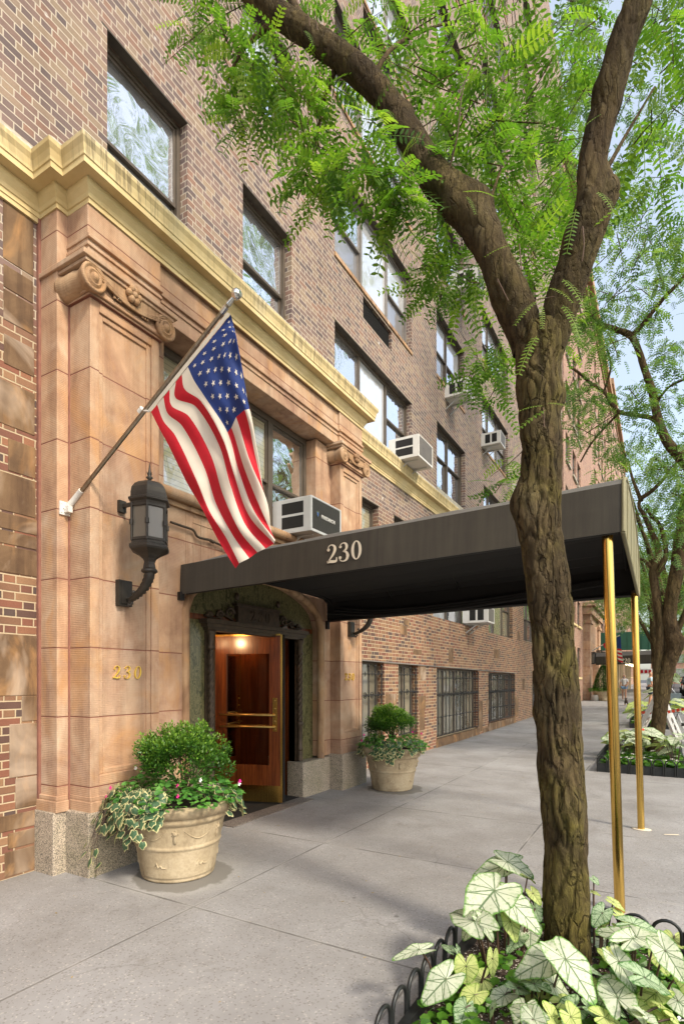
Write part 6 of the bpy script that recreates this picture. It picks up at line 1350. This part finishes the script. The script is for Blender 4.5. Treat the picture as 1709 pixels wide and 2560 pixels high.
# topiary planter, bucket, square planter by the kerb
zt = gz(40); t = thing('topiary_pot', 'wide stone bowl with a dark conical evergreen in front of the 220 entrance', 'planter', (-3.3, 40.0, zt))
m = MB(); m.lathe([(.28,0),(.34,.06),(.30,.1),(.55,.40),(.66,.60),(.68,.66),(.60,.66),(.0,.62)], (-3.3, 40, zt), 24); m.build('bowl', m_pot, t)
r = np.random.default_rng(2); n = 5000; hgt = r.uniform(0, 1, n)**1.2; aa = r.uniform(0, 6.28, n); rr = (.60*(1-hgt)**.6+.02)*r.uniform(.75, 1.05, n); pos = np.stack([-3.3+rr*np.cos(aa), 40+rr*np.sin(aa), zt+.75+1.55*hgt], 1)
tm = (np.array([(0,0,0),(.5,.28,.05),(1,0,0),(.5,-.28,.05)]), np.array([(0,1,2,3)]), np.zeros(4)); d = np.stack([np.cos(aa), np.sin(aa), r.uniform(-.2, .8, n)], 1)+r.normal(size=(n, 3))*.4
V, F, T = scatter(tm, pos, frames(d, r.normal(size=(n, 3))*.4+[0, 0, 1]), r.uniform(.06, .11, n), r.uniform(0, .5, n)); quads_obj('conical_evergreen', V, F, m_box, t, T)
n = 900; aa = r.uniform(0, 6.28, n); rr = r.uniform(.3, .85, n); pos = np.stack([-3.3+rr*np.cos(aa), 40+rr*np.sin(aa), zt+.62+r.uniform(0, .22, n)], 1); V, F, T = scatter(tm, pos, frames(np.stack([np.cos(aa), np.sin(aa), -.2+0*aa], 1), r.normal(size=(n, 3))*.4+[0, 0, 1]), r.uniform(.09, .16, n), r.uniform(.4, 1, n)); quads_obj('rim_flowers', V, F, m_gcov, t, T)
m = MB(); b0 = P(1486, 1752, z=gz(39)); m.lathe([(.20,0),(.235,.36),(.25,.37),(.25,.39),(.22,.39),(.20,.05),(0,.05)], b0, 18); tag(m.build('bucket', m_white), 'white bucket standing at the foot of the 220 pilaster', 'bucket')
zt = gz(29); t = thing('kerb_planter', 'blue-grey square planter with white-leaved plants at the kerb', 'planter', (.35, 29, zt)); m = MB(); m.hexa([(.0,28.6,zt),(.7,28.6,zt),(.7,29.4,zt),(.0,29.4,zt),(-.06,28.5,zt+.85),(.76,28.5,zt+.85),(.76,29.5,zt+.85),(-.06,29.5,zt+.85)]); m.build('tub', plain('blue_grey_tub', (.22,.27,.29), .5), t)
cal_clump(.35, 29, zt+.85, 12, 1.9, 'pale caladium spreading from the blue-grey square planter', 'caladiums in kerb planters', 81)
cal_clump(-.25, 33, gz(33)+.1, 10, 2.0, 'pale caladium beside the man in the light blue shirt', 'caladiums in kerb planters', 82)
m = MB(); m.add([P(1556,1783,z=gz(24)+.004), P(1620,1783,z=gz(24)+.004), P(1632,1774,z=gz(24)+.004), P(1574,1773,z=gz(24)+.004)], [(0,1,2,3)]); tag(m.build('cellar_hatch', plain('steel_hatch', (.16,.18,.21), .35, .5, .2, 3)), 'bluish steel hatch set in the pavement behind the cone', 'hatch')
m = MB(); p = P(1712, 1817, z=gz(18)); m.tube([p+Vector((-.1,0,.05)), p+Vector((.6,.1,.06))], .05, 8); m.box(p.x-.12, p.x-.05, p.y-.06, p.y+.06, p.z, p.z+.12); tag(m.build('rubber_block', m_dark), 'dark rubber block lying by the kerb at the right edge', 'block')

# ------------------------------------------------------------ people and the dog
m_skin = plain('skin', (.50,.27,.17), .6, 0, .05); m_shirt = plain('white_blouse', (.66,.63,.60), .8, 0, .06); m_blueshirt = plain('light_blue_polo', (.50,.66,.74), .8, 0, .06)
m_denim = plain('denim', (.18,.30,.45), .8, 0, .2, 20); m_navy = plain('navy_shorts', (.025,.035,.07), .8); m_hair = plain('dark_hair', (.05,.03,.02), .6); m_mask = plain('face_mask_blue', (.25,.52,.66), .7); m_shoe = plain('pale_shoes', (.4,.42,.46), .6)
def skinned(name, verts, edges, mat, parent, sub=2, root=0):
    me = bpy.data.meshes.new(name); off = root_loc(parent); me.from_pydata([(v[0]-off.x, v[1]-off.y, v[2]-off.z) for v in verts], edges, []); me.materials.append(mat)
    o = bpy.data.objects.new(name, me); COL.objects.link(o); o.parent = parent; o.modifiers.new('skin', 'SKIN'); me.skin_vertices[0].data[root].use_root = True
    for i, v in enumerate(verts): rr = v[3] if isinstance(v[3], tuple) else (v[3], v[3]); me.skin_vertices[0].data[i].radius = rr
    for p_ in me.polygons: p_.use_smooth = True
    s = o.modifiers.new('sub', 'SUBSURF'); s.levels = sub; s.render_levels = sub; o.modifiers['skin'].use_smooth_shade = True; return o
def person(loc, h, face, label, woman, arms, stride):
    t = thing('person', label, 'person', loc); k = h/1.75; cf, sf_ = math.cos(face), math.sin(face)
    def w(f, s, z, r): return (loc[0]+(f*cf-s*sf_)*k, loc[1]+(f*sf_+s*cf)*k, loc[2]+z*k, r if isinstance(r, tuple) else r*k)
    sw = .17 if woman else .20; hw_ = .10; V = [w(0,0,.98,.13), w(0,0,1.15,.115 if woman else .15), w(0,0,1.35,.14 if woman else .165), w(0,0,1.46,.07), w(.02,0,1.53,.055), w(.03,0,1.60,.082), w(.025,0,1.70,.088), w(.02,0,1.755,.05)]
    E = [(0,1),(1,2),(2,3),(3,4),(4,5),(5,6),(6,7)]
    for s, (e, hd_), st in ((1, arms[0], stride), (-1, arms[1], -stride)):
        b = len(V); V += [w(0,s*sw,1.43,.058), w(*e,.042), w(*hd_,.030), w(hd_[0]+.05,hd_[1],hd_[2]-.05,.030), w(hd_[0]+.09,hd_[1]+.01*s,hd_[2]-.10,.016)]; E += [(3,b),(b,b+1),(b+1,b+2),(b+2,b+3),(b+3,b+4)]
        for q in range(3): V.append(w(hd_[0]+.07,hd_[1]+(q-1)*.02,hd_[2]-.12,.008)); E.append((b+3, len(V)-1))
        V.append(w(hd_[0]+.08,hd_[1]-.03*s,hd_[2]-.06,.009)); E.append((b+2, len(V)-1))
        b = len(V); V += [w(0,s*hw_,.92,.10), w(st*.4+.03,s*hw_,.52,.065), w(st*.5,s*hw_,.30,.055), w(st,s*hw_,.08,.036), w(st+.10,s*hw_,.04,.035)]; E += [(0,b),(b,b+1),(b+1,b+2),(b+2,b+3),(b+3,b+4)]
    V.append(w(.125,0,1.62,.012)); E.append((5, len(V)-1))
    for s in (-1, 1): V.append(w(.02,s*.092,1.625,.014)); E.append((5, len(V)-1))
    skinned('body', V, E, m_skin, t)
    sh = m_shirt if woman else m_blueshirt; V = [w(0,0,.97,.145), w(0,0,1.15,.135 if woman else .18), w(0,0,1.34,.16 if woman else .19), w(0,0,1.45,.09)]; E = [(0,1),(1,2),(2,3)]
    for s, (e, _) in ((1, arms[0]), (-1, arms[1])):
        b = len(V); m_ = [(.0+e[0])*.6, s*sw+(e[1]-s*sw)*.6, 1.42+(e[2]-1.42)*.6]; V += [w(0,s*sw,1.42,.078), w(*m_,.068)]; E += [(3,b),(b,b+1)]
    skinned('shirt', V, E, sh, t)
    V = [w(0,0,.98,.15)]; E = []; zl = .74 if woman else .56
    for s, st in ((1, stride), (-1, -stride)): b = len(V); V += [w(0,s*hw_,.90,.125), w(st*.3+.01,s*hw_*1.1,zl,.11 if woman else .10)]; E += [(0,b),(b,b+1)]
    skinned('shorts', V, E, m_denim if woman else m_navy, t)
    for s, st in ((1, stride), (-1, -stride)): skinned('shoe', [w(st-.03,s*hw_,.045,.05), w(st+.14,s*hw_,.035,.042)], [(0,1)], m_shoe if woman else m_dark, t, 1)
    skinned('face_mask', [w(.09,.0,1.565,.052), w(.10,0,1.60,.050)], [(0,1)], m_mask, t, 1)
    if woman: skinned('hair', [w(-.02,0,1.72,.085), w(-.05,0,1.66,.09), w(-.07,0,1.54,.07), w(-.08,0,1.42,.05)], [(0,1),(1,2),(2,3)], m_hair, t, 2)
    ey = MB(); 
    for s in (-1, 1): c = w(.108,s*.032,1.655,.0); ey.ball(c[:3], .012*k, 6)
    ey.build('eyes', m_dark, t); return t
wp = P(1559, 1744, z=gz(44)); wy = 44.0; wp = Vector((P(1559, 1700, y=41).x, 41, gz(41)))
person(tuple(wp), 1.70, R(-95), 'woman in a white blouse, denim shorts and blue mask walking under the far awning', True, (((.05,.24,1.14),(.18,.16,1.02)), ((.02,-.24,1.14),(.10,-.26,.92))), .16)
mp = Vector((P(1624, 1700, y=34.0).x, 34.0, gz(34)))
person(tuple(mp), 1.84, R(15), 'stout man in a light blue polo, navy shorts and mask, half behind the twin-stemmed trunk', False, (((-.02,.27,1.15),(.16,.24,.95)), ((.0,-.27,1.13),(.20,-.20,.88))), .10)
dp = Vector((P(1564, 1750, y=34).x, 34, gz(34))); t = thing('dog', 'tiny dark and tan terrier trotting ahead of the woman', 'dog', tuple(dp)); X_, Y0, Z_ = dp
m_dog = plain('dog_coat', (.05,.035,.028), .8, 0, .5, 30); m_tan = plain('dog_tan', (.40,.24,.12), .8, 0, .2, 30)
V = [(X_,Y0+.12,Z_+.22,.085), (X_,Y0,Z_+.23,.09), (X_,Y0-.12,Z_+.23,.095), (X_,Y0-.20,Z_+.31,.055), (X_,Y0-.25,Z_+.36,.065), (X_,Y0-.33,Z_+.34,.035), (X_,Y0-.37,Z_+.335,.022), (X_,Y0+.2,Z_+.28,.025), (X_,Y0+.25,Z_+.36,.015)]; E = [(0,1),(1,2),(2,3),(3,4),(4,5),(5,6),(0,7),(7,8)]
for s in (-1, 1):
    b = len(V); V += [(X_+s*.06,Y0-.13,Z_+.15,.035), (X_+s*.06,Y0-.12,Z_+.08,.022), (X_+s*.06,Y0-.14,Z_+.02,.022)]; E += [(2,b),(b,b+1),(b+1,b+2)]
    b = len(V); V += [(X_+s*.06,Y0+.09,Z_+.16,.045), (X_+s*.06,Y0+.15,Z_+.09,.025), (X_+s*.06,Y0+.12,Z_+.02,.022)]; E += [(0,b),(b,b+1),(b+1,b+2)]
    b = len(V); V += [(X_+s*.045,Y0-.24,Z_+.42,.022), (X_+s*.055,Y0-.24,Z_+.46,.008)]; E += [(4,b),(b,b+1)]
skinned('body', V, E, m_dog, t, 2); skinned('muzzle', [(X_,Y0-.31,Z_+.335,.036), (X_,Y0-.365,Z_+.33,.024)], [(0,1)], m_tan, t, 1)
for s in (-1, 1): skinned('paw', [(X_+s*.06,Y0-.125,Z_+.09,.026), (X_+s*.06,Y0-.145,Z_+.022,.026)], [(0,1)], m_tan, t, 1)

# ------------------------------------------------------------ parked cars
def carpaint(name, col): m = M(name); m.set(col, .3, .3, .5); m.b.inputs['Coat Weight'].default_value = 1.0; m.b.inputs['Coat Roughness'].default_value = .05; return m.m
m_carglass = plain('car_glass', (.02,.022,.025), .08, 0, .1, 2, spec=.8); m_tyre = plain('tyre', (.02,.02,.02), .85); m_rim = plain('rim', (.35,.35,.36), .3, .8); m_red2 = plain('tail_lamp', (.35,.01,.01), .3)
def car(x, y, col, label, z, plate=True):
    t = thing('parked_car', label, 'car', (x, y, z), 'cars parked along the kerb'); L, Wd, Hh = 4.7, 1.86, 1.70; st = [(0,.55,.82,.42,.80),(.12,.40,.88,.90,.96),(.5,.33,.92,1.02,1.10),(1.4,.3,.93,1.04,1.1),(3.2,.3,.93,1.0,1.06),(4.3,.34,.88,.86,.92),(4.62,.42,.80,.55,.78)]
    m = MB(); rings = []
    for (yy, zb_, hw_, zm, zt_) in st: rings.append([(x-hw_*.92,y+yy,z+zb_),(x-hw_,y+yy,z+(zb_+zm)/2),(x-hw_*.97,y+yy,z+zm),(x-hw_*.80,y+yy,z+zt_),(x+hw_*.80,y+yy,z+zt_),(x+hw_*.97,y+yy,z+zm),(x+hw_,y+yy,z+(zb_+zm)/2),(x+hw_*.92,y+yy,z+zb_)])
    n = 8; m.add([q for r_ in rings for q in r_], [(i*n+j, i*n+(j+1) % n, (i+1)*n+(j+1) % n, (i+1)*n+j) for i in range(len(rings)-1) for j in range(n)]+[tuple(range(n))[::-1], tuple(range((len(rings)-1)*n, len(rings)*n))], True); body = m.build('body', col, t); bevel(body, .05, 3)
    m = MB(); m.hexa([(x-.80,y+.25,z+1.06),(x+.80,y+.25,z+1.06),(x+.80,y+3.5,z+1.04),(x-.80,y+3.5,z+1.04),(x-.66,y+.65,z+Hh-.05),(x+.66,y+.65,z+Hh-.05),(x+.66,y+2.7,z+Hh-.05),(x-.66,y+2.7,z+Hh-.05)]); bevel(m.build('window_glass', m_carglass, t), .06, 3)
    m = MB(); m.box(x-.64, x+.64, y+.6, y+2.75, z+Hh-.055, z+Hh); 
    for yy, yt in ((.22,.62),(1.55,1.6),(3.5,2.72)):
        for s in (-1, 1): m.bar((x+s*.81, y+yy, z+1.05), (x+s*.665, y+yt, z+Hh-.03), .06)
    bevel(m.build('roof', col, t), .02, 2)
    for yy in (.85, 3.65):
        for s in (-1, 1):
            w_ = MB(); w_.lathe([(.20,-.11),(.33,-.11),(.345,-.08),(.345,.08),(.33,.11),(.20,.11)], (x+s*.82, y+yy, z+.345), 24, axis='x'); wh_ = w_.build('wheel', m_tyre, t); w_ = MB(); w_.lathe([(0,-.09),(.21,-.10),(.21,.10),(0,.09)], (x+s*.82, y+yy, z+.345), 16, axis='x'); w_.build('rim', m_rim, wh_)
    for s in (-1, 1):
        w_ = MB(); w_.box(x+s*.60, x+s*.86, y-.02, y+.08, z+.78, z+.98); w_.build('tail_light', m_red2, t); w_ = MB(); w_.box(x+s*.93, x+s*1.08, y+3.1, y+3.2, z+1.05, z+1.18); w_.build('door_mirror', col, t)
    w_ = MB(); w_.box(x-.85, x+.85, y-.06, y+.1, z+.42, z+.62); bevel(w_.build('bumper', m_tyre, t), .03, 2)
    if plate: w_ = MB(); w_.box(x-.22, x+.22, y-.03, y+.02, z+.66, z+.80); w_.build('licence_plate', m_cream, t)
m_cblk = carpaint('car_black', (.012,.012,.014)); m_cgrey = carpaint('car_graphite', (.05,.055,.065))
for i, (x, y, c_, l) in enumerate([(2.55, 38.0, m_cblk, 'nearest black car parked at the right edge of the picture'), (2.5, 47.5, m_cblk, 'second black car parked down the street'), (2.5, 54.2, m_cgrey, 'dark grey car parked third in the row'), (2.5, 61.0, m_cblk, 'fourth parked car, far down the street')]): car(x, y, c_, l, gz(y)-.12)
# a pale building closing the street
far_t = thing('corner_building', 'pinkish brick block seen through the trees at the end of the street', 'building', (12, 140, 0)); m = MB(); m.box(-2, 40, 138, 150, -1, 24); m.build('wall', m_brickfar, far_t); m = MB()
for r_ in range(7):
    for c_ in range(9): m.box(-.5+c_*3.2, 1.0+c_*3.2, 137.9, 138.2, 2+r_*3, 3.8+r_*3)
m.build('windows', g_clear, far_t)
# warm ceiling lamp inside the revolving door drum (lit in the photograph)
lm = MB(); lm.lathe([(.0,2.205),(.09,2.207),(.10,2.215),(.09,2.235),(0,2.235)], (-4.60, 4.74, 0), 20); me2 = M('door_lamp'); me2.b.inputs['Emission Color'].default_value = (1, .62, .22, 1); me2.b.inputs['Emission Strength'].default_value = 1.2; lm.build('ceiling_lamp', me2.m, RV)
ld = bpy.data.lights.new('door_lamp', 'POINT'); ld.energy = 11; ld.specular_factor = 0.0; ld.color = (1, .62, .3); ld.shadow_soft_size = .015; lo = bpy.data.objects.new('door_lamp', ld); COL.objects.link(lo); lo.location = (-4.70, 4.80, 2.10)

# tall trees on the opposite pavement, outside the frame: the windows mirror them
for i, (x, y, h, l) in enumerate([(9.0, 13, 23, 'tall tree across the street, mirrored in the upper windows'), (9.5, 24, 21, 'tall tree across the street farther along, mirrored in the middle windows')]):
    street_tree('park_tree', l, x, y, h, -.5, 150, 4.2, -.1, 6, 50+i, 1.6, 'trees across the street')
# scattered leaflets and litter on the pavement
lit = MB(); r = random.Random(12)
for _ in range(150):
    y = r.uniform(1.3, 16); x = r.uniform(-4.0, .6); a = r.uniform(0, 6.28); s = r.uniform(.006, .016)
    if x > -1 and y < 3.6: continue
    c, n_ = math.cos(a), math.sin(a); lit.add([(x-c*s, y-n_*s, gz(y)+.003), (x+n_*s*.4, y-c*s*.4, gz(y)+.006), (x+c*s, y+n_*s, gz(y)+.004), (x-n_*s*.4, y+c*s*.4, gz(y)+.005)], [(0,1,2,3)])
tag(lit.build('fallen_leaflets', plain('dry_leaflet', (.30,.22,.07), .9, 0, .5, 3)), 'tiny dry yellow leaflets scattered over the pavement', 'fallen leaves', None, 'stuff')
